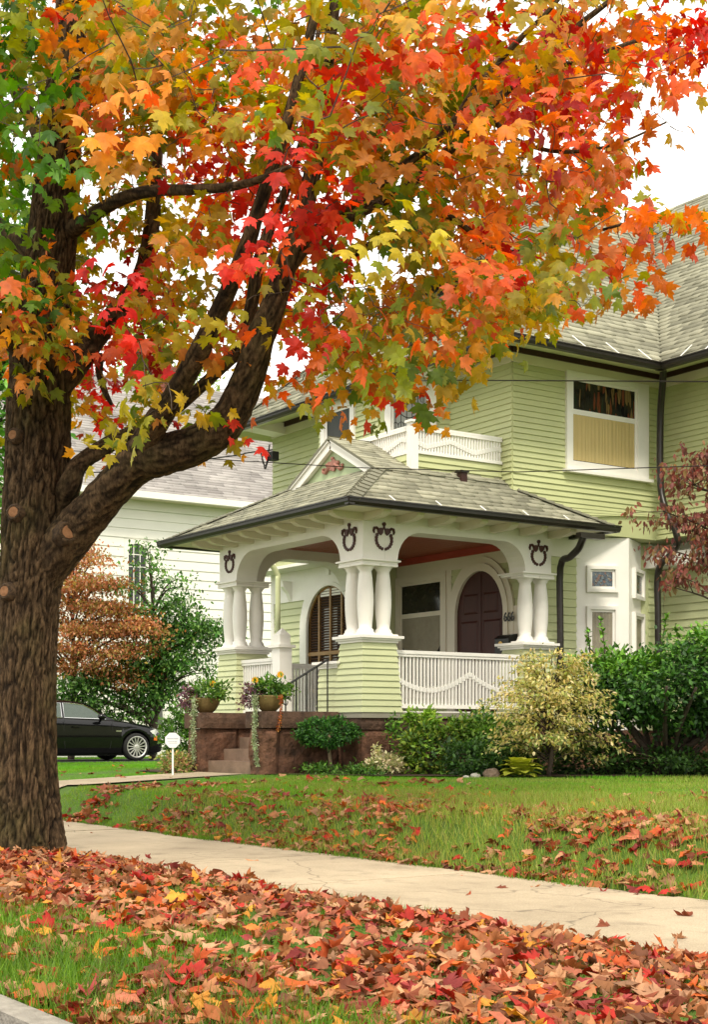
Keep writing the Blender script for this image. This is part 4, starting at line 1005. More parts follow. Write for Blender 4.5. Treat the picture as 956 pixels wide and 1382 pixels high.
k = len(secs[0]); m.add([p for s in secs for p in s], [(i * k + j, i * k + j + 1, (i + 1) * k + j + 1, (i + 1) * k + j) for i in range(len(secs) - 1) for j in range(k - 1)] + [tuple(range(k)), tuple(range((len(secs) - 1) * k, len(secs) * k))])
body = m.build('body', carp, car, True)
m = MB(); m.obox(cw(-2.2, -.74, .13), (1.48, 0, 0), (0, 4.4, 0), (0, 0, .22)); m.build('underbody', rubber, car)
rf = [(-1.95, 1.075), (-1.5, 1.27), (-1.1, 1.38), (-.6, 1.435), (-.1, 1.445), (.25, 1.41), (.55, 1.28), (1.02, .985)]
m = MB(); secs = []
for x in np.linspace(-1.95, 1.02, 34):
    zr, zb = ip(x, rf), ip(x, top) - .02; w0 = .83; f = max(0, (zr - zb)) / .45; wt = w0 - .25 * f
    half = [(w0, zb), (w0 + (wt - w0) * .5, zb + (zr - zb) * .5), (wt + .015, zb + (zr - zb) * .88), (wt - .07, zr), (0, zr + .025 * f)]
    secs.append([cw(x, y, z) for y, z in half] + [cw(x, -y, z) for y, z in half[-2::-1]])
k = len(secs[0]); m.add([p for s in secs for p in s], [(i * k + j, i * k + j + 1, (i + 1) * k + j + 1, (i + 1) * k + j) for i in range(len(secs) - 1) for j in range(k - 1)])
m.build('cabin', carp, car, True)
def sidept(x, z, off=.006):
    zr, zb = ip(x, rf), ip(x, top) - .02; f = max(0, zr - zb) / .45; wt = .83 - .25 * f; u = (z - zb) / max(.01, zr - zb); return .83 + (wt + .02 - .83) * min(1, u / .9) + off
for sg in (1, -1):
    for poly in ([(.80, 1.0), (.52, 1.22), (.30, 1.335), (.0, 1.37), (-.22, 1.375), (-.26, 1.03)], [(-.32, 1.035), (-.28, 1.375), (-.7, 1.365), (-1.08, 1.30), (-1.32, 1.2), (-1.25, 1.075)]):
        m = MB(); m.add([cw(x, sg * sidept(x, z), z) for x, z in poly], [tuple(range(len(poly)))]); wn_ = m.build('side_window', cglass, car)
        m = MB(); pts = [cw(x, sg * sidept(x, z, .009), z) for x, z in poly]; m.tube(pts + [pts[0]], .011, 5); m.build('window_trim', chrome, wn_)
    m = MB(); m.tube([cw(x, sg * (ip(x, wid) * .985 + .004), z) for x, z in ((.92, .93), (.93, .62), (.86, .30))], .005, 4); m.tube([cw(x, sg * (ip(x, wid) * .985 + .004), z) for x, z in ((-.30, .98), (-.30, .62), (-.28, .30))], .005, 4); m.build('door_seam', rubber, body)
    m = MB(); m.obox(cw(-.10, sg * .935, .80), (0, .20, 0), (sg * .03, 0, 0), (0, 0, .03)); m.build('door_handle', carp, car)
    m = MB(); m.sphere(cw(.62, sg * 1.0, 1.06), .12, 10, 8, (.75, .9, .62)); m.tube([cw(.66, sg * .84, .99), cw(.64, sg * .95, 1.03)], .03, 6); m.build('side_mirror', carp, car, True)
    m = MB(); m.add([cw(x, sg * (ip(x, wid) + o), z) for x, z, o in ((1.93, .72, .012), (2.10, .77, .012), (2.26, .72, .012), (2.38, .62, .01), (2.30, .56, .015), (2.05, .62, .012))], [(0, 1, 2, 3, 4, 5)]); m.build('headlight', lampg, car)
    m = MB(); m.obox(cw(2.02, sg * (ip(2.08, wid) + .004), .50), (0, .12, -.01), (sg * -.02, 0, 0), (0, .05, .10)); m.build('side_marker', amber, car)
    m = MB(); m.obox(cw(1.02, sg * (.915), .70), (0, .14, 0), (sg * .012, 0, 0), (0, 0, .035)); m.build('fender_badge', chrome, car)
    m = MB(); m.obox(cw(-2.40, sg * .60, .72), (0, .05, 0), (sg * .18, .12, 0), (0, 0, .16)); m.build('tail_light', paint('tail_red', (.35, .01, .01), .2, .1, 9), car)
    for wc in (WF, WR_):
        M_ = Matrix.Rotation(R(90) * sg, 3, 'Y'); c0 = Vector(cw(wc, sg * .70, ZWH)); rt = .335
        m = MB(); m.lathe([(.235, -.02), (.29, -.02), (.325, .0), (rt, .04), (rt, .17), (.325, .205), (.29, .22), (.25, .215), (.235, .19)], c0, 36, M_, False); wh = m.build('wheel', rubber, car, True)
        m = MB(); m.lathe([(.02, .05), (.22, .05), (.232, .19)], c0, 36, M_, False); m.build('wheel_barrel', rubber, wh, True)
        m = MB(); m.lathe([(.225, .195), (.262, .195), (.262, .224), (.248, .228), (.232, .212)], c0, 36, M_, False); m.lathe([(.01, .15), (.06, .15), (.06, .205), (.04, .215), (.01, .215)], c0, 16, M_)
        for q in range(15):
            a = 2 * math.pi * q / 15; r1 = Vector((math.cos(a), math.sin(a), 0)); t1 = Vector((-math.sin(a), math.cos(a), 0))
            A_ = r1 * .04 - t1 * .011 + Vector((0, 0, .175)); m.obox(c0 + M_ @ A_, M_ @ (r1 * .20 + Vector((0, 0, .012))), M_ @ (t1 * .022), M_ @ Vector((0, 0, .03)))
        m.build('rim', alloy, wh)
for x, z, d in ((2.43, .42, .02),):
    m = MB(); m.obox(cw(2.41, -.35, .40), (.70, 0, 0), (0, .06, 0), (0, 0, .16)); m.build('grille', chrome, car)
m = MB(); m.add([cw(1.0, -.70, .995), cw(1.0, .70, .995), cw(.36, .52, 1.385), cw(.36, -.52, 1.385)], [(0, 1, 2, 3)]); m.v = [(a, b + .012, c + .014) for a, b, c in m.v]; m.build('windscreen', cglass, car)
m = MB(); m.add([cw(-1.9, -.68, 1.10), cw(-1.9, .68, 1.10), cw(-1.2, .52, 1.375), cw(-1.2, -.52, 1.375)], [(0, 1, 2, 3)]); m.v = [(a, b - .014, c + .014) for a, b, c in m.v]; m.build('rear_window', cglass, car)

# ================================================================== YARD SIGN
sp = at(233, 1046, 18.9); sp.z = gzs(sp.x, sp.y)
ysn = thing('yard_sign', 'small white octagonal yard sign on a thin white stake beside the steps', 'sign', sp)
rd = Vector((RX, RY, 0)); rf_ = Vector((VX, VY, 0)); zc = EYE - (999 - YH) / F * 18.9
m = MB(); m.obox(sp + rd * -.012 - Vector((0, 0, .1)), rd * .024, rf_ * .012, (0, 0, zc - sp.z + .1)); m.build('stake', white, ysn)
m = MB(); o8 = [sp + rd * (.105 * math.cos(R(22.5 + 45 * i))) + Vector((0, 0, zc - sp.z + .105 * math.sin(R(22.5 + 45 * i)))) - rf_ * .006 for i in range(8)]; m.prism(o8, -rf_ * .012); pan = m.build('panel', paint('sign_white', (.82, .83, .82), .5, .03, 9), ysn)
inkm = paint('faded_ink', (.42, .44, .50), .6, .2, 60)
for zz, w0, h in ((.012, .14, .018), (-.022, .12, .010), (-.042, .10, .008)):
    x = -w0 / 2
    while x < w0 / 2:
        l = rnd.uniform(.006, .014); m = MB(); m.obox(sp + rd * x + Vector((0, 0, zc - sp.z + zz)) - rf_ * .0185, rd * l, -rf_ * .001, (0, 0, h)); m.build('letter', inkm, pan); x += l + .004

# ================================================================== WIRES
wirem = paint('wire_black', (.02, .02, .02), .6, .1, 5)
def wire(label, pts, r, sag=.0):
    m = MB(); P = [Vector(p) for p in pts]; out = []
    for a, b in zip(P[:-1], P[1:]):
        for k in range(16): u = k / 16; q = a.lerp(b, u); q.z -= sag * 4 * u * (1 - u); out.append(q)
    out.append(P[-1]); m.tube(out, r, 5); o = m.build('overhead_wire', wirem); tag(o, label, 'wire'); return o
wire('thin overhead wire crossing in front of the upper side window top', [at(250, 528, 24), at(590, 513, 12.5), at(1150, 516, 9)], .005)
wire('thin overhead wire crossing below the balcony and upper window sill', [at(-40, 600, 14), at(478, 631, 12), at(700, 637, 11.4), at(1150, 622, 10)], .004)
m = MB(); wp = [at(-60, 630, 30), at(120, 638, 27), at(300, 617, 24.6), at(335, 611, 24.4), at(368, 607, 24.2)]; m.tube(catmull(wp, 6), .012, 5)
m.tube(catmull([at(352, 611, 24.3), at(356, 625, 24.2), at(358, 633, 24.2), at(362, 622, 24.2), at(368, 612, 24.2)], 5), .012, 5); m.tube(catmull([at(356, 609, 24.3), at(354, 620, 24.2), at(359, 628, 24.2), at(364, 600, 24.2)], 5), .012, 5)
m.box(at(368, 618, 24.2).x - .06, at(368, 618, 24.2).y - .06, at(368, 622, 24.2).z, at(368, 618, 24.2).x + .10, at(368, 618, 24.2).y + .06, at(368, 612, 24.2).z + .02)
tag(m.build('service_drop', wirem), 'looped electric service cable fixed to the left corner of the green house', 'cable')
# ================================================================== PLANTS
lm = leafmat('plant_leaf', .30, .5); lmg = leafmat('glossy_leaf', .15, .4, spec=.3)
barkd = paint('dark_bark', (.045, .032, .022), .9, .4, 12, .6, 60, col2=(.10, .075, .055))
LT = [(0, 0, 0), (.24, .30, -.05), (.20, .65, -.08), (0, 1, -.16), (-.20, .65, -.08), (-.24, .30, -.05), (0, .45, .04)]
LF = [(0, 1, 6), (1, 2, 6), (2, 3, 6), (3, 4, 6), (4, 5, 6), (5, 0, 6)]
NT = [(0, 0, 0), (.08, .5, 0), (0, 1, -.05), (-.08, .5, 0)]; NF = [(0, 1, 2, 3)]
def pick(cols, n, jit=.18, g=None):
    g = g or rng; c = np.array(cols)[g.integers(0, len(cols), n)]
    return np.clip(c * (1 + g.normal(0, jit, (n, 1))) * (1 + g.normal(0, .06, (n, 3))), .002, 1)
def blob_leaves(c, rad, n, size, cols, clumps=40, spread=.28, shell=(.55, 1.0), up=.5, droop=0., g=None, zmin=None, flat=1.0, toward=None):
    g = g or rng; c = np.array(c); rad = np.array(rad)
    d = unit(g.normal(size=(clumps, 3))); r = g.uniform(shell[0], shell[1], (clumps, 1))
    lump = 1 + .22 * np.sin(d[:, :1] * 5 + c[0]) * np.cos(d[:, 1:2] * 4 + c[1])
    cc = c + d * r * rad * lump
    k = g.integers(0, clumps, n); p = cc[k] + g.normal(size=(n, 3)) * spread * rad * np.array([1, 1, flat])
    out = unit((p - c) / rad); tip = unit(out * .6 + g.normal(size=(n, 3)) * .55 + np.array([0, 0, up * .4 - droop]))
    nor = unit(out * .5 + np.array([0, 0, up + .4]) + g.normal(size=(n, 3)) * .45)
    s = size * g.uniform(.65, 1.25, n); tone = g.normal(1, .13, clumps)[k][:, None]
    col = pick(cols, n, .15, g) * tone
    if zmin is not None:
        ok = p[:, 2] > zmin; p, tip, nor, s, col = p[ok], tip[ok], nor[ok], s[ok], col[ok]
    return p, frames(tip, nor, s), np.clip(col, .002, 1), cc
def joinl(parts): return [np.concatenate([q[i] for q in parts]) for i in range(3)]
def foliage(name, parts, parent, mat=None, T=(LT, LF)):
    p, M, c = joinl(parts); return link(name, scatter_mesh(name, T[0], T[1], p, M, c), mat or lm, parent)
def stems(name, base, targets, r0, mat, parent, n=10, g=None, bend=.25):
    g = g or rng; m = MB(); base = np.array(base)
    idx = g.choice(len(targets), min(n, len(targets)), replace=False)
    for i in idx:
        t = np.array(targets[i]); mid = base * .5 + t * .5 + np.array([0, 0, bend * np.linalg.norm((t - base)[:2]) * .5]) + g.normal(size=3) * .05; b = base + np.array([g.normal() * r0, g.normal() * r0, 0])
        P = catmull([b, mid, t], 4); m.tube(P, [r0 * (1 - .8 * k / (len(P) - 1)) for k in range(len(P))], 5)
    return m.build(name, mat, parent, True)
def bush(name, label, cat, base, parts, r0=.015, nst=12, mat=None, T=(LT, LF), sm=None, group=None, fol='foliage'):
    o = thing(name, label, cat, base, group)
    stems('stem', base, np.concatenate([q[3] for q in parts]), r0, sm or barkd, o, nst)
    foliage(fol, parts, o, mat, T); return o
def gp(px, t): r = ray(px); return Vector((r.x * t, r.y * t, gzs(r.x * t, r.y * t)))
G_ = lambda *c: list(c)
DKG = G_((.035, .085, .018), (.05, .12, .02), (.025, .06, .016), (.07, .15, .025)); BRG = G_((.10, .23, .03), (.07, .17, .025), (.14, .27, .035), (.05, .12, .02))
YLG = G_((.34, .40, .08), (.42, .46, .14), (.25, .34, .06), (.50, .50, .20)); 

# clipped standard shrub
b = gp(451, 18.3); b.x, b.y = -15.25, 10.02; b.z = gzs(b.x, b.y)
o = thing('topiary_shrub', 'small dark green clipped shrub on a bare stem before the stone cheek wall', 'shrub', b)
m = MB(); m.tube([b + Vector((0, 0, -.05)), b + Vector((.015, .01, .15)), b + Vector((-.01, .0, .34)), b + Vector((.0, .0, .50))], [.028, .024, .022, .02], 8); m.tube([b + Vector((-.01, 0, .30)), b + Vector((-.08, -.05, .46))], .012, 6); m.build('trunk', paint('pale_stem', (.20, .15, .09), .85, .3, 20), o, True)
foliage('crown', [blob_leaves(b + Vector((0, 0, .53)), (.36, .36, .19), 5200, .042, G_((.03, .10, .02), (.05, .16, .025), (.02, .06, .015), (.08, .22, .03)), 90, .11, (.7, 1.0))], o, lm)
# pale variegated mound
b = gp(521, 17.9); b.x, b.y = -14.62, 10.42; b.z = gzs(b.x, b.y)
bush('variegated_shrub', 'low cream-leaved variegated shrub with one upright sprig beside the stone base', 'shrub', b, [blob_leaves(b + Vector((0, 0, .12)), (.22, .22, .14), 900, .055, G_((.62, .55, .33), (.72, .64, .42), (.45, .42, .20), (.30, .34, .12)), 30, .2), blob_leaves(b + Vector((-.08, -.08, .30)), (.05, .05, .10), 80, .05, G_((.66, .60, .36), (.5, .5, .2)), 8, .3)], .008, 8)
# low ground cover
b = gp(470, 17.7); b.x, b.y = -14.95, 10.12; b.z = gzs(b.x, b.y)
bush('ground_cover', 'patch of feathery low green plants at the foot of the clipped shrub', 'plant', b, [blob_leaves(b + Vector((-.25, -.2, .05)), (.30, .2, .09), 700, .05, BRG, 20, .3), blob_leaves(b + Vector((.20, .10, .05)), (.34, .22, .10), 900, .05, BRG, 22, .3)], .005, 6)
# mid green upright shrub
b = Vector((-14.45, 10.95, 0)); b.z = gzs(b.x, b.y)
MID = G_((.13, .24, .03), (.20, .32, .04), (.08, .16, .022), (.05, .10, .02), (.28, .34, .05))
bush('leafy_shrub', 'upright bright green shrub with small leaves against the brown stone base', 'shrub', b, [blob_leaves(b + Vector((0, 0, .30)), (.36, .36, .32), 2600, .07, MID, 60, .2), blob_leaves(b + Vector((-.06, -.05, .66)), (.18, .18, .16), 700, .07, G_((.20, .36, .04), (.28, .42, .05), (.14, .26, .03)), 16, .25), blob_leaves(b + Vector((-.33, -.28, .58)), (.08, .08, .14), 150, .06, BRG, 8, .3), blob_leaves(b + Vector((.28, .25, .55)), (.14, .14, .15), 350, .065, MID, 10, .3)], .012, 16)
# dark spreading shrub and its lighter neighbour
b = Vector((-14.1, 11.75, 0)); b.z = gzs(b.x, b.y)
bush('feathery_shrub', 'soft light green feathery plant below the white porch railing', 'shrub', b, [blob_leaves(b + Vector((0, 0, .42)), (.48, .50, .30), 3400, .07, G_((.12, .24, .035), (.08, .17, .025), (.17, .29, .05)), 60, .2, up=.9), blob_leaves(b + Vector((-.1, -.1, .70)), (.14, .14, .16), 260, .06, BRG, 10, .3), blob_leaves(b + Vector((.3, .3, .66)), (.10, .10, .14), 180, .06, BRG, 10, .3)], .008, 20)
b = Vector((-13.65, 11.15, 0)); b.z = gzs(b.x, b.y)
bush('yew_shrub', 'dark green low spreading shrub in front of the feathery plant', 'shrub', b, [blob_leaves(b + Vector((0, 0, .20)), (.50, .55, .22), 4200, .06, DKG, 70, .18), blob_leaves(b + Vector((.1, .55, .20)), (.35, .4, .22), 2200, .06, DKG, 50, .18)], .012, 14)
# golden variegated small tree
b = Vector((-13.05, 11.70, 0)); b.z = gzs(b.x, b.y)
o = thing('golden_shrub', 'airy golden variegated shrub with arching sprays beside the porch railing', 'shrub', b)
GOLD = G_((.60, .50, .16), (.68, .58, .24), (.46, .44, .12), (.34, .38, .10), (.70, .62, .32)); g3 = np.random.default_rng(33)
parts = []; m = MB(); Bv = np.array(b)
m.tube(catmull([Bv, Bv + [.02, .03, .35], Bv + [-.03, -.02, .8], Bv + [.02, .05, 1.25]], 4), [.032 - .0015 * k for k in range(13)], 7)
for i in range(110):
    a = g3.uniform(0, 6.283); h = g3.uniform(.20, 1.5) ** .9; rr = (.20 + .62 * math.sin(min(1, h / 1.25) * 2.5 + .3)) * g3.uniform(.4, 1.1); rr = max(.12, rr)
    tipp = Bv + [math.cos(a) * rr, math.sin(a) * rr, h + g3.uniform(-.05, .1)]; st_ = Bv + [0, 0, max(.1, h * .72)]; mid = (st_ + tipp) / 2 + [0, 0, .10]
    P = catmull([st_, mid, tipp, tipp + [math.cos(a) * .08, math.sin(a) * .08, -.06]], 3); m.tube(P, [.007 - .0006 * k for k in range(len(P))], 4)
    n = 62; k = g3.uniform(2, len(P) - 1, n); pp = np.array([np.array(P[int(q)]) for q in k]) + g3.normal(size=(n, 3)) * [.055, .055, .035]
    tip = unit(g3.normal(size=(n, 3)) * .7 + [math.cos(a) * .6, math.sin(a) * .6, -.45]); nor = unit(g3.normal(size=(n, 3)) * .4 + [0, 0, 1]); dk = .6 + .4 * min(1, rr / .5)
    gc_ = GOLD if h > .45 else GOLD + G_((.25, .32, .08), (.2, .28, .07), (.16, .22, .06))
    parts.append((pp, frames(tip, nor, .062 * g3.uniform(.6, 1.2, n)), pick(gc_, n, .15, g3)))
m.build('trunk', barkd, o, True); foliage('foliage', parts, o)
# hosta: each leaf a part
b = gp(703, 16.9); o = thing('hosta', 'yellow-green hosta with broad pointed leaves at the lawn edge', 'plant', b)
HTm = MB(); N = 8; vs = []
for i in range(N + 1):
    u = i / N; wv = .36 * math.sin(math.pi * u ** .75) ** .8 if 0 < u < 1 else .0
    for s in (-1, -.5, 0, .5, 1): vs.append((s * wv * 1.25, u, .10 * abs(s) * wv * 2 - .55 * u * u + .30 * u))
HTm.add(vs, [(i * 5 + j, i * 5 + j + 1, (i + 1) * 5 + j + 1, (i + 1) * 5 + j) for i in range(N) for j in range(4)]); hme = HTm.mesh('leaf'); hme.materials.append(leafmat('hosta_leaf', .25, .4, 'obj')); hme.polygons.foreach_set('use_smooth', [True] * len(hme.polygons))
for i in range(26):
    a = i * 2.4; lay = i / 26; q = link('leaf', hme, None, o, shared=True); s = .17 + .08 * rnd.random()
    Rm = Matrix.Rotation(a, 4, 'Z') @ Matrix.Translation((0, .03 + .03 * (1 - lay), .03 + .13 * lay)) @ Matrix.Rotation(R(5 + 35 * lay), 4, 'X') @ Matrix.Diagonal((s, s, s, 1))
    q.matrix_basis = Matrix.Translation(b) @ Rm; v = rnd.uniform(.75, 1.15); q.color = (.44 * v, .47 * v, .06 * v, 1)
# rocks
rockm = paint('field_stone', (.16, .11, .075), .9, .3, 9, .6, 40, col2=(.27, .20, .15)); rockw = paint('pale_stone', (.42, .40, .35), .85, .2, 14, .4, 50)
def rockthing(px, t, r, sq, mat, label):
    b = gp(px, t); m = MB(); m.sphere(b + Vector((0, 0, r * .35)), r, 18, 12, sq); m.v = [tuple(Vector(v) + (Vector(v) - b).normalized() * .22 * r * noise.fractal(Vector(v) * 9, .9, 2, 3)) for v in m.v]; tag(m.build('rock', mat), label, 'rock')
rockthing(665, 17.1, .10, (1.1, 1.0, .8), rockm, 'rounded brown stone in the bed beside the hosta'); rockthing(642, 17.1, .055, (1.3, 1, .8), rockw, 'small pale whitish stone beside the rounded brown stone'); rockthing(630, 17.0, .035, (1.2, 1, .7), rockw, 'tiny pale pebble beyond the whitish stone in the bed')
# big glossy bush on the right
b = Vector((-12.75, 13.35, 0)); b.z = gzs(b.x, b.y)
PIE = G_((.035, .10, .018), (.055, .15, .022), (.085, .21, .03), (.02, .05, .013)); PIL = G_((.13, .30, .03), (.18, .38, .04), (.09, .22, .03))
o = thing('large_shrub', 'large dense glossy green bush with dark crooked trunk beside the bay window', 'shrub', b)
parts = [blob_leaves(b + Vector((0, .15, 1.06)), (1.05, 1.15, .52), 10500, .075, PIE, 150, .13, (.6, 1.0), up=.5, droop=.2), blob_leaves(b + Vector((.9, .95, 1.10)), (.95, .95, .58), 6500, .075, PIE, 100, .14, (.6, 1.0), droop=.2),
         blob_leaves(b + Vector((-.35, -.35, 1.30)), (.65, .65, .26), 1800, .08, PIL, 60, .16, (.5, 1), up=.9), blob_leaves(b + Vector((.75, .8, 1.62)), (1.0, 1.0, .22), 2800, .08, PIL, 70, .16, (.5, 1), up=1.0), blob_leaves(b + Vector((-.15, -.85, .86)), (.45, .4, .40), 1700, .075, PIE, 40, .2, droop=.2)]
m = MB(); Bv = np.array(b)
for i in range(16):
    a = rnd.uniform(0, 6.283); q = Bv + [math.cos(a) * .95, math.sin(a) * .95, rnd.uniform(.8, 1.3)]; s0 = Bv + [rnd.uniform(-.16, .16), rnd.uniform(-.16, .16), -.05]
    P = catmull([s0, s0 + [.0, .1 * math.sin(a), .22], Bv * .5 + q * .5 + [rnd.uniform(-.1, .1), 0, .0], q], 4); m.tube(P, [.062 - .045 * k / 12 for k in range(len(P))], 7)
for i in range(7):
    a = rnd.uniform(0, 6.283); q = Bv + [rnd.uniform(-.8, 1.2), rnd.uniform(-.8, 1.2), rnd.uniform(1.5, 1.7)]; tp = q + [rnd.uniform(-.1, .1), rnd.uniform(-.1, .1), rnd.uniform(.25, .55)]
    m.tube([q - [0, 0, .3], q, tp], [.012, .009, .004], 5); n = 26; u = rng.uniform(0, 1, n); pp = q + (tp - q) * u[:, None]; tip = unit(rng.normal(size=(n, 3)) + [0, 0, .6]); parts.append((pp, frames(tip, rng.normal(size=(n, 3)) * .4 + [0, 0, 1], .08 * rng.uniform(.7, 1.1, n)), pick(PIL, n)))
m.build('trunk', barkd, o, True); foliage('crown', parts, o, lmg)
b = Vector((-13.3, 12.75, 0)); b.z = gzs(b.x, b.y)
bush('low_shrub', 'low dark green plants filling the shade under the large glossy bush', 'shrub', b, [blob_leaves(b + Vector((0, .0, .16)), (.6, .6, .2), 2400, .065, DKG, 50, .2), blob_leaves(b + Vector((.75, .5, .14)), (.6, .5, .18), 1800, .065, DKG, 40, .2), blob_leaves(b + Vector((1.3, 1.2, .16)), (.7, .6, .2), 1800, .065, DKG, 40, .2)], .01, 16)
# red-leaved dogwood reaching in from the right
b = gp(1015, 15.2); o = thing('dogwood_tree', 'red-leaved dogwood tree at the right with layered drooping sprays', 'tree', b); Bv = np.array(b); g4 = np.random.default_rng(8)
RDW = G_((.20, .055, .045), (.27, .085, .065), (.30, .13, .085), (.13, .05, .035), (.22, .14, .06)); m = MB(); parts = []
trk = catmull([Bv + [0, 0, -.1], Bv + [-.05, 0, .7], Bv + [.02, .05, 1.5], Bv + [-.05, .1, 2.4], Bv + [0, .1, 3.3]], 5); m.tube(trk, [.075 - .055 * k / 20 for k in range(len(trk))], 8)
seeds = [(896, 690, .7), (925, 650, 1.1), (950, 615, .8), (900, 740, .7), (930, 715, 1.1), (955, 690, 1.0), (915, 775, .7), (945, 760, .8), (940, 640, .9), (884, 703, .4), (908, 792, .4), (960, 730, 1)]
seeds += [(g4.uniform(975, 1120), g4.uniform(560, 830), 1.2) for _ in range(22)]
for px, py, wgt in seeds:
    q = np.array(at(px, py, 15.0 + g4.uniform(-.5, .5) + (px - 900) * .0005)); zt_ = min(max(q[2] - .25, Bv[2] + .8), Bv[2] + 3.2); s0 = np.array(trk[int((zt_ - Bv[2]) / 3.3 * 19)])
    P = catmull([s0, (s0 + q) / 2 + [0, 0, .12], q], 4); m.tube(P, [.02 - .015 * k / 8 for k in range(len(P))], 5)
    for tw in range(int(7 * wgt)):
        e = q + g4.normal(size=3) * [.13, .13, .07]; m.tube([np.array(P[g4.integers(4, 9)]), e], [.006, .003], 4); n = 26
        pp = e + g4.normal(size=(n, 3)) * [.07, .07, .05]; tip = unit(g4.normal(size=(n, 3)) * .45 + [0, 0, -1]); nor = g4.normal(size=(n, 3)); parts.append((pp, frames(tip, nor, .075 * g4.uniform(.6, 1.15, n)), pick(RDW, n, .18, g4) * g4.uniform(.75, 1.2)))
m.build('trunk', barkd, o, True); foliage('crown', parts, o)
# trees by the driveway
def layered_tree(name, label, b, seeds, cols, size, trunkr, g, spread=(.35, .35, .12), nl=150, tips=-.5, tt=(LT, LF)):
    o = thing(name, label, 'tree', b); Bv = np.array(b); m = MB(); parts = []
    H = max(s[2] for s in seeds) - Bv[2]
    trk = catmull([Bv + [0, 0, -.1], Bv + [.08, .05, H * .2], Bv + [-.06, .1, H * .4], Bv + [.05, 0, H * .7]], 5); m.tube(trk, [trunkr * (1 - .75 * k / 15) for k in range(len(trk))], 8)
    for s in seeds:
        q = np.array(s[:3]); zt_ = np.clip((q[2] - .4 - Bv[2]) / (H * .7), .1, 1); s0 = np.array(trk[int(zt_ * 15)])
        P = catmull([s0, (s0 + q) / 2 + [0, 0, .2], q], 4); m.tube(P, [trunkr * .4 * (1 - .8 * k / 8) for k in range(len(P))], 5)
        n = int(nl * s[3]); pp = q + g.normal(size=(n, 3)) * spread; tip = unit(g.normal(size=(n, 3)) * .6 + [0, 0, tips]); nor = g.normal(size=(n, 3)) * .6 + [0, 0, .8]
        parts.append((pp, frames(tip, nor, size * g.uniform(.6, 1.2, n)), pick(cols, n, .18, g) * g.uniform(.75, 1.2)))
    m.build('trunk', barkd, o, True); foliage('crown', parts, o); return o
g5 = np.random.default_rng(21)
def seedbox(lst, t, jit): return [(*np.array(at(px + g5.normal() * 5, py + g5.normal() * 4, t + g5.uniform(-jit, jit))), wv) for px, py, wv in lst for _ in range(2)]
ORG = G_((.40, .14, .06), (.46, .18, .07), (.32, .13, .05), (.40, .26, .07), (.26, .20, .05), (.5, .24, .12))
os_ = [(100, 740, .6), (120, 755, .6), (95, 780, 1), (130, 785, .8), (150, 790, .5), (105, 815, 1), (140, 820, 1), (165, 825, .8), (95, 845, 1), (125, 850, 1.2), (160, 848, 1.2), (190, 842, 1), (205, 850, .7), (110, 875, 1), (150, 880, 1), (180, 870, 1), (200, 880, .5), (140, 905, .7), (165, 900, .7), (190, 910, .6), (170, 925, .3), (90, 900, .7), (70, 800, 1), (50, 830, 1), (60, 870, 1), (30, 850, 1), (75, 760, 1), (10, 860, 1)]
b = at(95, 1030, 37.2); b.z = gzs(b.x, b.y); b.x = max(b.x, -36.2)
layered_tree('japanese_maple', 'orange-red layered small tree behind the black car', b, seedbox(os_, 36.4, .7), ORG, .10, .10, g5, (.30, .30, .10), 420)
GRW = G_((.07, .18, .03), (.11, .25, .045), (.045, .12, .022), (.18, .32, .07), (.035, .085, .018))
gs_ = [(203, 742, .3), (208, 765, .35), (165, 790, .35), (215, 790, .4), (235, 785, .3), (190, 825, .7), (230, 822, .7), (250, 810, .4), (215, 840, 1), (245, 838, 1), (265, 850, .8), (285, 845, .6), (295, 855, .5), (290, 870, .4), (230, 862, 1), (255, 868, 1), (205, 875, 1), (180, 890, 1), (215, 900, 1.2), (240, 895, 1.1), (265, 890, .6), (150, 905, 1), (190, 920, 1.2), (225, 920, 1), (130, 925, 1), (100, 925, 1), (165, 940, 1), (200, 945, 1), (90, 945, .8), (125, 950, .8), (150, 960, .6), (240, 930, .6), (185, 965, .5), (280, 905, .3)]
b = at(205, 1030, 36.8); b.z = gzs(b.x, b.y); b.x = max(b.x, -36.0)
layered_tree('dogwood_tree', 'green leafy dogwood climbing in front of the white wall and arched window', b, seedbox(gs_, 36.6, .5), GRW, .115, .09, g5, (.26, .26, .13), 250)
# small bushes by the steps
b = gp(243, 22.5); bush('small_shrub', 'bright green small shrub between the car and the stone steps', 'shrub', b, [blob_leaves(b + Vector((0, 0, .45)), (.28, .28, .42), 1500, .075, BRG, 40, .2), blob_leaves(b + Vector((.05, 0, .85)), (.18, .18, .14), 300, .07, BRG, 12, .3)], .01, 8)
b = gp(238, 19.6); bush('yellowing_plant', 'yellowing low plant at the foot of the steps behind the yard sign', 'plant', b, [blob_leaves(b + Vector((0, 0, .14)), (.21, .21, .17), 800, .06, G_((.42, .36, .12), (.30, .32, .09), (.45, .24, .14), (.16, .26, .05)), 30, .25)], .006, 8)
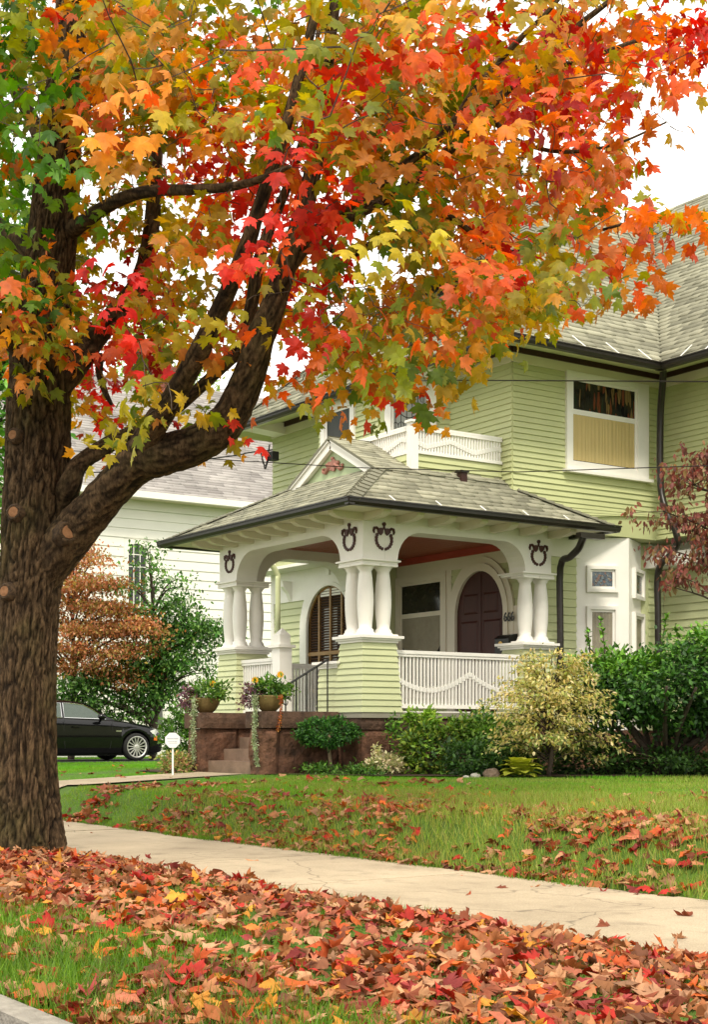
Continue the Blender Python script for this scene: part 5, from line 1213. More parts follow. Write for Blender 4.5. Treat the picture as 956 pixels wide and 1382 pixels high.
# planter bowls on the cheek walls
bowlm = paint('planter_clay', (.20, .14, .05), .7, .25, 8, .2, 40)
def planter(px, py, X, label, dx=0, red=False):
    p = onX(px, py, X); z0 = ZD + .012; g = np.random.default_rng(int(px)); b = Vector((X, p.y, z0))
    o = thing('planter', label, 'planter', b, None)
    m = MB(); m.lathe([(.07, 0), (.09, .0), (.14, .05), (.18, .12), (.195, .18), (.20, .20), (.185, .20), (.17, .18), (.02, .17)], b, 24); m.build('bowl', bowlm, o, True)
    c = b + Vector((0, 0, .19)); rd3 = np.array([RX, RY, 0]); vw = np.array([-VX, -VY, 0])
    pg = blob_leaves(np.array(c) + rd3 * .06 + [0, 0, .10], (.24, .22, .13), 900, .06, BRG + G_((.20, .32, .06)), 30, .25, g=g); foliage('green_foliage', [pg], o)
    pu = blob_leaves(np.array(c) - rd3 * .20 + vw * .05 + [0, 0, .0], (.14, .14, .13), 600, .05, G_((.16, .07, .10), (.20, .10, .14), (.24, .12, .09), (.10, .05, .06)), 22, .25, g=g); foliage('purple_foliage', [pu], o)
    m = MB(); x0 = np.array(c) + vw * .22 - rd3 * (.14 if not red else .16); pts = [x0, x0 + vw * .03 + [0, 0, -.26], x0 + vw * .03 - rd3 * .01 + [0, 0, -.56], x0 + vw * .02 + rd3 * (.0 if not red else .03) + [0, 0, -.86]]
    sp_ = catmull(pts, 8); m.tube(sp_, .006, 5); st2 = m.build('trailing_stem', paint('stem_sage', (.30, .36, .20), .8, .1, 9) if 'stem_sage' not in MATS else MATS['stem_sage'], o)
    n = 900; k = g.integers(0, len(sp_), n); taper = 1 - .55 * k / len(sp_); pp = np.array([sp_[i] for i in k]) + g.normal(size=(n, 3)) * [.022, .022, .015] * taper[:, None]
    foliage('trailing_foliage', [(pp, frames(g.normal(size=(n, 3)) + [0, 0, -.6], g.normal(size=(n, 3)), .032 * g.uniform(.6, 1.2, n)), pick(G_((.36, .42, .24), (.44, .50, .32), (.28, .34, .16)), n, .12, g))], o)
    if red:
        x0 = np.array(c) + vw * .22 + rd3 * .16; sp2 = catmull([x0, x0 + [0, 0, -.2], x0 - rd3 * .03 + [0, 0, -.42]], 8); m = MB(); m.tube(sp2, .005, 5); m.build('red_stem', ornp, o)
        n = 200; k = g.integers(0, len(sp2), n); pp = np.array([sp2[i] for i in k]) + g.normal(size=(n, 3)) * .009; foliage('red_foliage', [(pp, frames(g.normal(size=(n, 3)) + [0, 0, -.8], g.normal(size=(n, 3)), .03 * g.uniform(.6, 1.2, n)), pick(G_((.45, .10, .03), (.5, .2, .04)), n, .15, g))], o)
    fm = MB(); petal = []
    for i, (fx, fz) in enumerate(((-.17, .20), (.15, .27)) if red else ((.10, .20),)):
        f0 = np.array(c) + rd3 * fx + vw * .10 + [0, 0, fz]; nn_ = 12; aa = np.linspace(0, 6.283, nn_, endpoint=False); tip = np.outer(np.cos(aa), rd3) + np.outer(np.sin(aa), [0, 0, 1]) + vw * .3
        foliage('flower', [(np.repeat(f0[None], nn_, 0), frames(tip, np.repeat(vw[None], nn_, 0) + g.normal(size=(nn_, 3)) * .1, np.full(nn_, .05)), pick(G_((.85, .42, .02), (.9, .55, .03)), nn_, .1, g))], o)
        m = MB(); m.tube([f0 - [0, 0, .14], f0], .004, 4); m.build('flower_stalk', MATS['stem_sage'], o)
planter(278, 962, -17.52, 'clay bowl planter with purple plants and one long trailing silver strand')
planter(363, 960, -15.88, 'clay bowl planter with yellow flowers and silver and red trailing strands', red=True)

# ---- trees far behind
def far_tree(label, px, t, py_top, hw, cols, seed, n=9000, size=.22, group=None):
    g = np.random.default_rng(seed); b = gp(px, t); H = (990 - py_top) / F * t + EYE - b.z; W_ = hw / F * t
    o = thing('tree', label, 'tree', b, group); m = MB(); Bv = np.array(b); cc = Bv + [0, 0, H * .62]
    parts = [blob_leaves(cc, (W_, W_, H * .38), n, size, cols, 90, .13, (.35, 1.0), g=g)]
    m.tube([Bv - [0, 0, .2], Bv + [0, .1, H * .35], Bv + [.1, 0, H * .8]], [H * .022, H * .018, .03], 8); m.build('trunk', barkd, o, True)
    stems('limb', Bv + [0, 0, H * .3], parts[0][3], H * .006, barkd, o, 22, g); foliage('crown', parts, o)
far_tree('bright green leafy tree standing behind the foreground maple trunk', -60, 24, 150, 115, G_((.10, .26, .03), (.14, .32, .04), (.07, .2, .025)), 3, 9000, .17)
far_tree('yellow-green tree rising behind the white house roof', 200, 62, 440, 120, G_((.26, .36, .08), (.20, .30, .06), (.32, .38, .10)), 4, 7000, .3)
# ================================================================== THE MAPLE
g6 = np.random.default_rng(77)
TT = 11.2
tb = at(38, 1150, TT); tb.z = gzs(tb.x, tb.y)
maple_tree = thing('maple_tree', 'large maple with rough grey-brown trunk and orange, red and green autumn leaves by the sidewalk', 'tree', tb)
def bark_mat():
    m, nt, p = base_mat('maple_bark'); L = nt.links.new
    a = _n(nt, 'ShaderNodeAttribute'); a.attribute_name = 'Col'
    g = _n(nt, 'ShaderNodeNewGeometry'); mp = _n(nt, 'ShaderNodeMapping'); mp.inputs['Scale'].default_value = (1, 1, .35); L(g.outputs['Position'], mp.inputs[0])
    n1 = _n(nt, 'ShaderNodeTexNoise'); n1.inputs['Scale'].default_value = 42; n1.inputs['Detail'].default_value = 10; n1.inputs['Roughness'].default_value = .7; L(mp.outputs[0], n1.inputs[0])
    n2 = _n(nt, 'ShaderNodeTexNoise'); n2.inputs['Scale'].default_value = 2.2; n2.inputs['Detail'].default_value = 4; L(g.outputs['Position'], n2.inputs[0])
    r1 = _n(nt, 'ShaderNodeValToRGB'); e = r1.color_ramp.elements; e[0].position = .36; e[0].color = (.030, .018, .010, 1); e[1].position = .64; e[1].color = (.165, .105, .055, 1); L(n1.outputs[0], r1.inputs[0])
    mo = _n(nt, 'ShaderNodeMixRGB'); mo.inputs[2].default_value = (.075, .068, .020, 1); mr = _n(nt, 'ShaderNodeMapRange'); mr.inputs[1].default_value = .48; mr.inputs[2].default_value = .72; mr.inputs[4].default_value = .6; L(n2.outputs[0], mr.inputs[0]); L(mr.outputs[0], mo.inputs[0]); L(r1.outputs[0], mo.inputs[1])
    mx = _n(nt, 'ShaderNodeMixRGB', blend_type='MULTIPLY'); mx.inputs[0].default_value = 1; L(mo.outputs[0], mx.inputs[1]); L(a.outputs['Color'], mx.inputs[2]); L(mx.outputs[0], p.inputs['Base Color'])
    p.inputs['Roughness'].default_value = .92; p.inputs['Specular IOR Level'].default_value = .15
    b = _n(nt, 'ShaderNodeBump'); b.inputs['Strength'].default_value = 1.0; b.inputs['Distance'].default_value = .02; L(n1.outputs[0], b.inputs['Height']); L(b.outputs[0], p.inputs['Normal'])
    return m
barkm = bark_mat()
skel = []                                    # (pos, radius) of the woody skeleton
def limb(name, ctrl, seg, n, rough, flare=None, twist=0):
    """ctrl: (px, py, depth, radius in px).  Bark ridges are real relief; their hollows are also darkened in the colour, as painted crevice shade."""
    P = [np.array([*at(a, b, t), r * t / F]) for a, b, t, r in ctrl]
    Q = catmull(P, n); m = MB(); cols = []
    pts = [Vector(q[:3]) for q in Q]; N = len(pts); vs = []; u = None; s = 0
    for i in range(N):
        t = (pts[min(i + 1, N - 1)] - pts[max(i - 1, 0)]).normalized()
        if u is None: u = t.orthogonal().normalized()
        u = (u - t * u.dot(t)).normalized(); v = t.cross(u); r = max(.004, Q[i][3])
        if i: s += (pts[i] - pts[i - 1]).length
        skel.append((np.array(pts[i]), r))
        for k in range(seg):
            a = 2 * math.pi * k / seg; ca, sa = math.cos(a), math.sin(a); rr = r
            q = Vector((ca * r * 30 + 1.2 * math.sin(s * 1.7), sa * r * 30 + 1.0 * math.sin(s * 2.3), s * 5.2))
            w_ = noise.noise(q * .35 + Vector((0, 0, s * 3))); rid = min(1, abs(noise.noise(q + Vector((w_ * .8, -w_ * .8, w_)))) * 3.6)
            rid2 = min(1, abs(noise.noise(q * 2.3 + Vector((5, 1, 2)))) * 3.0); h = .68 * rid + .32 * rid2 * rid
            rr += rough * r * (h - .55) + .05 * r * noise.noise(Vector((ca * 1.5, sa * 1.5, s * .8)))
            if flare and s < flare: f = (1 - s / flare) ** 2; rr += r * f * (.22 + .16 * math.sin(a * 4 + 1) + .08 * math.sin(a * 7))
            vs.append(pts[i] + (u * ca + v * sa) * rr); c = .10 + 1.2 * h * (.8 + .5 * noise.noise(q * 5)); cols.append(c)  # vertex colour falls with relief depth: shade painted into the bark fissures
    m.add(vs, [(i * seg + k, i * seg + (k + 1) % seg, (i + 1) * seg + (k + 1) % seg, (i + 1) * seg + k) for i in range(N - 1) for k in range(seg)] + [tuple((N - 1) * seg + k for k in range(seg))])
    me = m.mesh(name); at_ = me.color_attributes.new('Col', 'FLOAT_COLOR', 'POINT'); cc = np.ones((len(cols), 4), np.float32); cc[:, :3] = np.array(cols)[:, None]; at_.data.foreach_set('color', cc.reshape(-1))
    return link(name, me, barkm, maple_tree, True)
limb('trunk', [(36, 1165, TT, 40), (36, 1110, TT, 40), (36, 1000, TT, 38), (37, 850, TT, 38.5), (44, 740, TT, 42), (50, 640, TT, 42), (52, 540, TT, 41), (55, 450, TT, 38), (66, 360, TT, 33), (74, 280, TT, 31), (80, 200, TT, 28), (88, 100, TT + .1, 24), (98, -20, TT + .2, 20), (104, -160, TT + .3, 15), (112, -330, TT + .3, 9), (120, -470, TT + .4, 4)], 150, 30, .12, 1.0)
limb('limb', [(22, 840, TT + .02, 20), (50, 785, TT - .02, 27), (92, 727, TT - .12, 30), (125, 690, TT - .25, 27), (158, 652, TT - .4, 26), (188, 622, TT - .5, 29), (228, 612, TT - .6, 27), (272, 596, TT - .7, 25), (308, 565, TT - .8, 24), (335, 510, TT - .9, 21), (352, 455, TT - 1.0, 19), (372, 405, TT - 1.0, 16), (390, 345, TT - 1.0, 14), (410, 285, TT - 1.0, 13), (430, 190, TT - 1.0, 11), (440, 100, TT - 1, 9), (452, 0, TT - 1, 8), (465, -120, TT - 1, 6), (480, -260, TT - 1, 3)], 40, 9, .10)
limb('limb', [(185, 625, TT - .5, 22), (205, 580, TT - .7, 18), (238, 530, TT - 1.0, 15), (272, 468, TT - 1.3, 14), (300, 410, TT - 1.5, 12), (330, 340, TT - 1.8, 11), (355, 265, TT - 2.0, 9), (380, 190, TT - 2.1, 8), (402, 110, TT - 2.1, 7), (425, 20, TT - 2.1, 6), (450, -90, TT - 2.1, 4)], 28, 9, .09)
limb('limb', [(60, 700, TT, 15), (85, 672, TT - .05, 17), (95, 652, TT - .15, 15), (108, 626, TT - .1, 12), (150, 598, TT, 11), (192, 578, TT + .1, 10), (240, 548, TT + .1, 9), (288, 506, TT, 8), (326, 466, TT - .2, 9), (340, 410, TT - .3, 9), (350, 350, TT - .3, 8), (372, 290, TT - .2, 7), (400, 220, TT, 5), (420, 130, TT + .1, 4), (430, 40, TT + .1, 3)], 24, 8, .08)
limb('limb', [(75, 520, TT, 22), (105, 488, TT + .1, 18), (130, 452, TT + .3, 16), (168, 412, TT + .4, 15), (192, 372, TT + .5, 13), (204, 310, TT + .6, 11), (209, 240, TT + .6, 9), (215, 150, TT + .6, 7), (225, 40, TT + .6, 5), (240, -80, TT + .6, 3)], 26, 8, .09)
limb('limb', [(90, 315, TT, 13), (118, 296, TT - .3, 10), (150, 275, TT - .6, 9), (195, 259, TT - 1.0, 8), (262, 256, TT - 1.5, 7), (310, 252, TT - 1.8, 6), (348, 243, TT - 2.1, 5), (390, 225, TT - 2.4, 3)], 18, 7, .08)
limb('limb', [(383, 370, TT - 1.0, 11), (425, 318, TT - .9, 9), (478, 291, TT - .8, 7.5), (545, 255, TT - .7, 7), (610, 200, TT - .6, 6.2), (655, 150, TT - .5, 5.6), (710, 100, TT - .5, 5), (765, 48, TT - .5, 4.3), (825, 0, TT - .5, 3.6), (900, -60, TT - .5, 2)], 16, 7, .08)
limb('limb', [(393, 340, TT - 1.0, 9), (440, 300, TT - 1.1, 7), (490, 265, TT - 1.2, 6.5), (550, 220, TT - 1.2, 6), (600, 180, TT - 1.2, 5.2), (650, 110, TT - 1.2, 4.6), (700, 55, TT - 1.2, 4), (745, 10, TT - 1.2, 3), (800, -60, TT - 1.2, 2)], 16, 7, .08)
limb('limb', [(420, 320, TT - .9, 6.5), (478, 342, TT - .8, 5.5), (540, 300, TT - .6, 5), (600, 290, TT - .4, 4.2), (660, 330, TT - .3, 3.6), (700, 340, TT - .2, 3), (760, 325, TT - .2, 2.5), (850, 300, TT - .2, 1.8)], 12, 6, .06)
limb('limb', [(655, 152, TT - .5, 4), (700, 190, TT - .4, 3.2), (760, 205, TT - .4, 2.6), (830, 195, TT - .4, 1.8), (900, 165, TT - .4, 1.2)], 10, 6, .05)
limb('limb', [(715, 97, TT - .5, 4), (790, 80, TT - .4, 3.2), (860, 55, TT - .4, 2.6), (940, 40, TT - .4, 2)], 10, 6, .05)
limb('limb', [(40, 480, TT, 20), (15, 455, TT - .3, 17), (-20, 425, TT - .7, 15), (-70, 370, TT - 1.2, 12), (-130, 280, TT - 1.6, 8), (-200, 160, TT - 2, 4)], 22, 7, .09)
limb('limb', [(60, 345, TT, 17), (25, 325, TT + .3, 14), (-10, 300, TT + .6, 12), (-60, 240, TT + 1, 9), (-110, 150, TT + 1.5, 6), (-150, 20, TT + 1.8, 3)], 20, 7, .09)
limb('limb', [(72, 240, TT, 13), (45, 165, TT + .3, 10), (10, 105, TT + .7, 8), (-30, 30, TT + 1.2, 5), (-60, -90, TT + 1.5, 3)], 16, 7, .08)
limb('limb', [(96, 20, TT + .2, 11), (140, -70, TT - .5, 8), (200, -150, TT - 1.4, 5), (270, -230, TT - 2, 3)], 14, 6, .08)
limb('limb', [(135, 480, TT + .3, 6), (134, 505, TT + .2, 5), (142, 530, TT + .1, 4), (150, 545, TT, 2.5)], 8, 5, .05)
# pruning scars: ring of bark round a pale cut face
collarm = paint('collar_bark', (.022, .013, .007), .92, .4, 40, .8, 90, col2=(.115, .07, .036))
cutm = paint('cut_wood', (.17, .075, .03), .85, .3, 25, .3, 60, col2=(.30, .15, .07))
for px, py, r, off in ((92, 718, 10, .29), (108, 706, 5, .27), (18, 691, 8, .235), (6, 798, 8, .22), (17, 587, 7, .225)):
    c = at(px, py, TT - off - .02); ax = Vector((-VX, -VY, .12)) + Vector((RX, RY, 0)) * ((px - 45) / 55 * .7); ax.normalize(); M_ = ax.to_track_quat('Z', 'Y').to_matrix(); rm = r * TT / F
    m = MB(); m.lathe([(rm * 1.75, -.10), (rm * 1.6, -.03), (rm * 1.35, .0), (rm * 1.12, .012), (rm * .95, .010), (rm * .88, .002)], c, 26, M_); m.v = [tuple(Vector(v) + (Vector(v) - c) * .22 * noise.fractal(Vector(v) * 40, .8, 2, 3)) for v in m.v]; k = m.build('branch_collar', collarm, maple_tree, True)
    m = MB(); m.lathe([(.002, .0), (rm * .9, .003), (rm * .86, .010), (rm * .4, .012), (.002, .011)], c, 18, M_); m.build('cut_face', cutm, maple_tree)

# ---- leaf sprays: where the photo shows foliage, at the depth of the limbs that carry it
DEN = """988899988579985446999998
988999998678887678999886
978999998689998899997653
978999987689999998984111
978988889989999986433221
868888889988899997677521
854466778997888877888630
845456767897788888778660
887335666787888887777510
997446666787888888846200
998666556788888875020000
787676446688887721000000
475665445677764100000000
333565432532354000000000
215652320000000000000000
003100000000000000000000""".split()
COL = """GmooyyyooyyommooroooooRo
GGommyyooommmoroooorooor
GGGoommmyomroooorooorooo
GGGommoomymromomoorroooo
GGmommmoorrmymmooooooooo
GGmyymrrorrmyGmooyoooooo
GGGmmyomrrrymGmooooooooo
GGGmmyyomrrmoymooroymooo
GGyymymoooyoymymomyooooo
GyymrmmyooorymoyoyymoooO
yomrrmyymoroyoyoyymooooo
ooorryyooromoyoyyooooooo
omormyyoorommyooyooooooo
mmmryoyoyoorrrrooooooooo
Gmmyoryorroooooooooooooo
..yo....................""".split()
PAL = {'G': [(.05, .15, .008), (.075, .20, .010), (.035, .11, .008), (.13, .25, .012), (.10, .22, .012), (.26, .28, .018)],
       'y': [(.30, .29, .02), (.40, .33, .025), (.20, .24, .018), (.50, .32, .025), (.12, .19, .018), (.55, .25, .022)],
       'm': [(.56, .19, .022), (.42, .30, .025), (.18, .22, .02), (.62, .16, .022), (.30, .29, .02), (.11, .20, .016), (.55, .30, .028), (.38, .34, .022)],
       'o': [(.66, .145, .022), (.70, .20, .025), (.62, .095, .022), (.58, .22, .026), (.62, .085, .028), (.46, .33, .026), (.30, .29, .022), (.60, .27, .026)],
       'r': [(.60, .035, .020), (.52, .022, .018), (.66, .065, .024), (.62, .10, .022), (.42, .018, .016), (.66, .045, .03)]}
PAL['R'] = PAL['r']; PAL['O'] = PAL['o']; PAL['.'] = PAL['m']
sprays = []                                  # centre, palette key, leaf count, size factor
def depth(px, py):
    if px < 150 and py < 215: return TT - .7 + g6.normal(0, .8)
    if 110 < px < 400 and py > 235 and g6.random() < .72: return g6.uniform(TT + .1, TT + 2.0)
    if 270 < px < 470 and 110 < py < 340 and g6.random() < .3: return g6.uniform(TT - 3.2, TT - 1.6)
    base = TT - .3 if px < 150 else TT - .9 + .0006 * (px - 150)
    return base + g6.normal(0, 1.15)
for j, (dr_, cr_) in enumerate(zip(DEN, COL)):
    for i, (d, c) in enumerate(zip(dr_, cr_)):
        d = int(d); lam = d * (.42 if j < 6 else .37) * (d / 9) ** .5
        for _ in range(g6.poisson(lam)):
            px = 40 * i + g6.uniform(-6, 46); py = 40 * j + g6.uniform(-6, 46)
            if px < 105 and py > 210 and g6.random() < (.75 if px > 30 else .3): t = g6.uniform(TT + .5, TT + 2.5)
            else: t = depth(px, py)
            if d <= 4: t = min(t, TT + .4)
            sprays.append((np.array(at(px, py, t)), c, g6.integers(11, 20) if d > 3 else g6.integers(3, 7), 1.0))
for px, py, c, n in ((905, 170, 'o', 2), (940, 180, 'o', 2), (880, 300, 'o', 5), (900, 315, 'o', 4), (925, 318, 'o', 3), (825, 395, 'o', 6), (818, 370, 'o', 6), (835, 350, 'o', 5), (560, 545, 'r', 6), (575, 530, 'o', 5), (510, 520, 'r', 5), (330, 580, 'r', 4), (300, 585, 'o', 3), (700, 440, 'y', 6), (690, 425, 'y', 7), (720, 400, 'y', 7), (745, 380, 'o', 5),
                     (20, 400, 'G', 9), (60, 395, 'y', 9), (30, 430, 'o', 9), (70, 440, 'o', 9), (90, 410, 'o', 8), (40, 360, 'G', 9), (45, 490, 'o', 4), (75, 475, 'o', 6), (20, 455, 'o', 8)):
    sprays.append((np.array(at(px, py, TT - .8 + g6.uniform(-.2, .2) if px > 120 else TT - .75)), c, n, 1.0))
    if px < 120:
        for _ in range(2): sprays.append((np.array(at(px + g6.normal(0, 12), py + g6.normal(0, 14), TT - .6 - .4 * g6.random())), g6.choice(['y', 'o', 'm', c]), n, 1.0))
for _ in range(560):                          # the crown goes on above and to the left of the picture
    px, py = g6.uniform(-330, 960), g6.uniform(-620, -10)
    if ((px - 250) / 720) ** 2 + ((py + 60) / 560) ** 2 < 1: sprays.append((np.array(at(px, py, TT + g6.normal(-.4, 1.5))), g6.choice(list('omyyoGr')), 10, 1.0))
for _ in range(200):
    px, py = g6.uniform(-330, -5), g6.uniform(-10, 480)
    if ((px) / 330) ** 2 + ((py - 60) / 480) ** 2 < 1: sprays.append((np.array(at(px, py, TT + g6.normal(0, 1.4))), g6.choice(list('GGyom')), 10, 1.0))
# twigs grow from the nearest wood outward
node = [s[0] for s in skel if s[1] < .16]; 
arr = np.array(node); order = sorted(range(len(sprays)), key=lambda q: np.min(np.sum((arr - sprays[q][0]) ** 2, 1)))
npos = np.zeros((len(arr) + len(sprays) * 3, 3)); npos[:len(arr)] = arr; cnt = len(arr); tw = MB(); LP, LM, LC, LS = [], [], [], []
for q in order:
    c, key, n, sf = sprays[q]
    d2 = np.sum((npos[:cnt] - c) ** 2, 1); k = int(np.argmin(d2)); a = npos[k]; L_ = math.sqrt(d2[k]); mid = (a + c) / 2 + g6.normal(size=3) * .07 * L_ + [0, 0, .06 * L_]
    r0 = .0032 + .0022 * min(L_, 1.0); q1 = a * .72 + c * .28 + g6.normal(size=3) * .09 * L_; q2 = a * .3 + c * .7 + g6.normal(size=3) * .09 * L_; P = catmull([a, q1, mid, q2, c], 2); tw.tube(P, [r0 * (1 - .6 * i / 8) for i in range(9)], 4, cap=False)
    for p in (P[3], P[5], c): npos[cnt] = p; cnt += 1
    out = unit(c - a + g6.normal(size=3) * .25 * L_); pal = np.array(PAL[key]); hue = pal[g6.integers(0, len(pal))]; near = (TT - 2.0) > 0
    span = .24 + .014 * n; tone = g6.uniform(.72, 1.25)
    sn = unit(g6.normal(size=3) * .45 + [0, 0, .6] + np.array([-VX, -VY, 0]) * .5 * g6.random()); dr_s = g6.normal(-.75, .35)
    for i in range(n):
        u = (i + .5) / n; side = g6.normal(size=3) * [1, 1, .45]; side -= out * np.dot(side, out); side = unit(side)
        p = c + out * (u - .35) * span * 1.3 + side * g6.uniform(.03, .17) + [0, 0, -.05 * g6.random()]
        tip = unit(side * .75 + out * .6 + [0, 0, dr_s + g6.normal(0, .22)]); nor = unit(sn + g6.normal(size=3) * .33)
        col = (hue * .86 + pal[g6.integers(0, len(pal))] * .14) if g6.random() < .82 else pal[g6.integers(0, len(pal))]
        LP.append(p); LM.append(frames(tip[None], nor[None], [g6.uniform(.07, .135)])[0]); LC.append(np.clip(col * tone * g6.normal(1, .12), .004, .95))
LP, LM, LC = map(np.array, (LP, LM, LC))
tw.build('twigs', barkd, maple_tree)['kind'] = 'stuff'
px, py, dd = proj(LP); infr = (px > 5) & (px < 950) & (py > 5) & (py < 640)
cand = np.where(infr)[0]; cand = cand[np.argsort(dd[cand])]; solo = set(cand[:300].tolist()); rest = np.array([i for i in range(len(LP)) if i not in solo])
lt_attr = leafmat('maple_leaf', .42, .5); lt_obj = leafmat('maple_leaf_single', .42, .5, 'obj')
vars_ = [maple(.28, .20, .15), maple(.45, .32, -.2), maple(.15, .1, .3)]
for vi in range(3):
    ids = rest[vi::3]; o = link('crown', scatter_mesh('crown', vars_[vi][0], vars_[vi][1], LP[ids], LM[ids], LC[ids]), lt_attr, maple_tree); o['kind'] = 'stuff'
lmesh = []
for V_, F_ in vars_:
    mm = MB(); mm.add(V_, F_); me = mm.mesh('leaf'); me.materials.append(lt_obj); lmesh.append(me)
for n, i in enumerate(sorted(solo)):
    o = link('leaf', lmesh[n % 3], None, maple_tree, shared=True); M_ = LM[i]; p = LP[i]
    o.matrix_basis = Matrix([[*M_[0], p[0]], [*M_[1], p[1]], [*M_[2], p[2]], [0, 0, 0, 1]]); o.color = (*LC[i], 1)

# ================================================================== GRASS
def inview(X, Y, Z, m=420):
    px, py, d = proj(np.stack([X, Y, Z], -1)); return (px > -m) & (px < 956 + m) & (py < 1382 + m) & (d > 1)
BT = [(-.5, 0, 0), (.5, 0, 0), (.38, .06, .45), (-.38, .06, .45), (.0, .30, 1.0)]; BF = [(0, 1, 2, 3), (3, 2, 4)]
def fbm(X, Y, s, seed): 
    return np.array([noise.fractal(Vector((x * s + seed, y * s, seed)), .8, 2, 3) for x, y in zip(X, Y)])
def grass(name, x0, x1, y0, y1, n, h, wd, colf, keep=None, seed=0):
    g = np.random.default_rng(seed); X = g.uniform(x0, x1, n); Y = g.uniform(y0, y1, n); Z = gz(X, Y); ok = inview(X, Y, Z)
    ok &= ~((X > -17.5) & (X < -15.8) & (Y > 6.2) & (Y < 9.5)); X, Y, Z = X[ok], Y[ok], Z[ok]
    f = fbm(X, Y, .9, seed + 1.3); 
    if keep is not None: k = keep(X, Y, f, g); X, Y, Z, f = X[k], Y[k], Z[k], f[k]
    n = len(X); a = g.uniform(0, 6.283, n); hh = h(X, Y, f, g); lean = g.normal(0, .28, (n, 2)); up = np.stack([lean[:, 0], lean[:, 1], np.ones(n)], -1) * hh[:, None]
    xa = np.stack([np.cos(a), np.sin(a), np.zeros(n)], -1) * (wd * g.uniform(.7, 1.3, n))[:, None]; ya = np.stack([-np.sin(a), np.cos(a), np.zeros(n)], -1) * hh[:, None] * g.uniform(.2, 1.6, n)[:, None]
    M = np.stack([xa, ya, up], -1); c = colf(X, Y, f, g); me = scatter_mesh(name, BT, BF, np.stack([X, Y, Z - .01], -1), M, c); o = link(name, me, lm, None)
    return o
def mixc(cols, w, g, j=.16): return np.clip(sum(np.array(c) * w_[:, None] for c, w_ in zip(cols, w)) * (1 + g.normal(0, j, (len(w[0]), 1))), .003, 1)
LG, DRY, DG, DEAD = (.12, .33, .009), (.33, .29, .065), (.06, .16, .012), (.42, .33, .14)
def lawncol(X, Y, f, g):
    dry = np.clip(sstep(-15.5, -10.5, X + f * 3) * (.65 + .5 * sstep(9.6, 7.5, Y)) + .3 * f, 0, 1) * g.uniform(.2, 1.15, len(X)); dry = np.clip(dry, 0, .8)
    return mixc([LG, DRY, DEAD], [1 - dry, dry * .8, dry * .2], g)
def lawnh(X, Y, f, g): return (.028 + .055 * sstep(-16, -11, X) * sstep(10.5, 7.5, Y)) * g.uniform(.6, 1.35, len(X)) * (1 + .4 * f)
o = grass('lawn', -30, 2, 6.32, 11.5, 400000, lawnh, .006, lawncol, None, 4); tag(o, 'lawn grass on the bank between the sidewalk and the green house', 'grass', kind='stuff')
o = grass('lawn', -12.6, 2, 11.5, 18, 110000, lambda X, Y, f, g: .045 * g.uniform(.6, 1.4, len(X)), .009, lawncol, lambda X, Y, f, g: X > -12.4 + (Y - 12) * .42, 12); tag(o, 'grass of the side yard beyond the large glossy bush', 'grass', kind='stuff')
o = grass('lawn', -42, -19, 6.4, 22, 130000, lambda X, Y, f, g: .04 * g.uniform(.6, 1.3, len(X)), .011, lawncol, lambda X, Y, f, g: ~((X > -34.9) & (X < -31.3)) & ~((X > -30) & (Y < 11.5)), 5); tag(o, 'bright green lawn between the driveway and the front path', 'grass', kind='stuff')
def stripc(X, Y, f, g):
    w0 = np.clip(.55 + f, .1, 1) * g.uniform(.4, 1, len(X)); return mixc([LG, DG, DRY], [w0 * .7, np.clip(1 - w0, 0, 1) * .7, g.uniform(0, .35, len(X)) * .8], g)
o = grass('verge_grass', -20, 1, 1.89, 4.48, 215000, lambda X, Y, f, g: (.045 + .05 * sstep(3.0, 2.1, Y)) * g.uniform(.5, 1.5, len(X)) * (1 + .4 * f), .0048, stripc, lambda X, Y, f, g: g.random(len(X)) < np.clip(.55 + .9 * f + .7 * sstep(2.9, 2.1, Y) + .5 * sstep(4.25, 4.5, Y), .25, 1), 6); tag(o, 'grass growing through the leaf litter between the kerb and sidewalk', 'grass', kind='stuff')
for (e0, e1, sd2) in ((4.44, 4.60, 8), (6.22, 6.36, 9)):   # tufts spilling over the sidewalk edge
    o = grass('edge_grass', -24, -2, e0, e1, 16000, lambda X, Y, f, g: .05 * g.uniform(.4, 1.7, len(X)), .005, stripc, lambda X, Y, f, g: (g.random(len(X)) < np.clip(.25 + 1.4 * f, .03, .9)), sd2); tag(o, 'grass tufts spilling over the ' + ('street-side' if sd2 == 8 else 'house-side') + ' edge of the sidewalk', 'grass', kind='stuff')

# ================================================================== FALLEN LEAVES
FPAL = [(.30, .105, .038), (.36, .155, .065), (.22, .062, .030), (.45, .085, .025), (.38, .030, .020), (.50, .26, .13), (.56, .24, .035), (.58, .13, .03), (.27, .045, .04), (.42, .22, .12), (.18, .07, .035), (.50, .16, .09)]
def litter(n, x0, x1, y0, y1, keep, seed, pile=.03):
    g = np.random.default_rng(seed); X = g.uniform(x0, x1, n); Y = g.uniform(y0, y1, n); Z = gz(X, Y); ok = inview(X, Y, Z); X, Y, Z = X[ok], Y[ok], Z[ok]; f = fbm(X, Y, .75, seed * 1.1)
    k = keep(X, Y, f, g); X, Y, Z = X[k], Y[k], Z[k]; n = len(X); Z = Z + g.uniform(.012, .012 + pile, n)
    nor = unit(g.normal(size=(n, 3)) * .55 + [0, 0, 1]); nor[g.random(n) < .12] *= -1; tip = unit(g.normal(size=(n, 3)) * [1, 1, .12]); s = g.uniform(.05, .112, n)
    w_ = np.array([3, 3, 2.4, 2, 1.6, 2, .8, 1.2, 1.4, 2.2, 1.6, 1.6]); ci = g.choice(len(FPAL), n, p=w_ / w_.sum()); c = np.clip(np.array(FPAL)[ci] * g.normal(1, .2, (n, 1)), .005, .9)
    M = frames(tip, nor, s); return np.stack([X, Y, Z], -1), M, c, ci
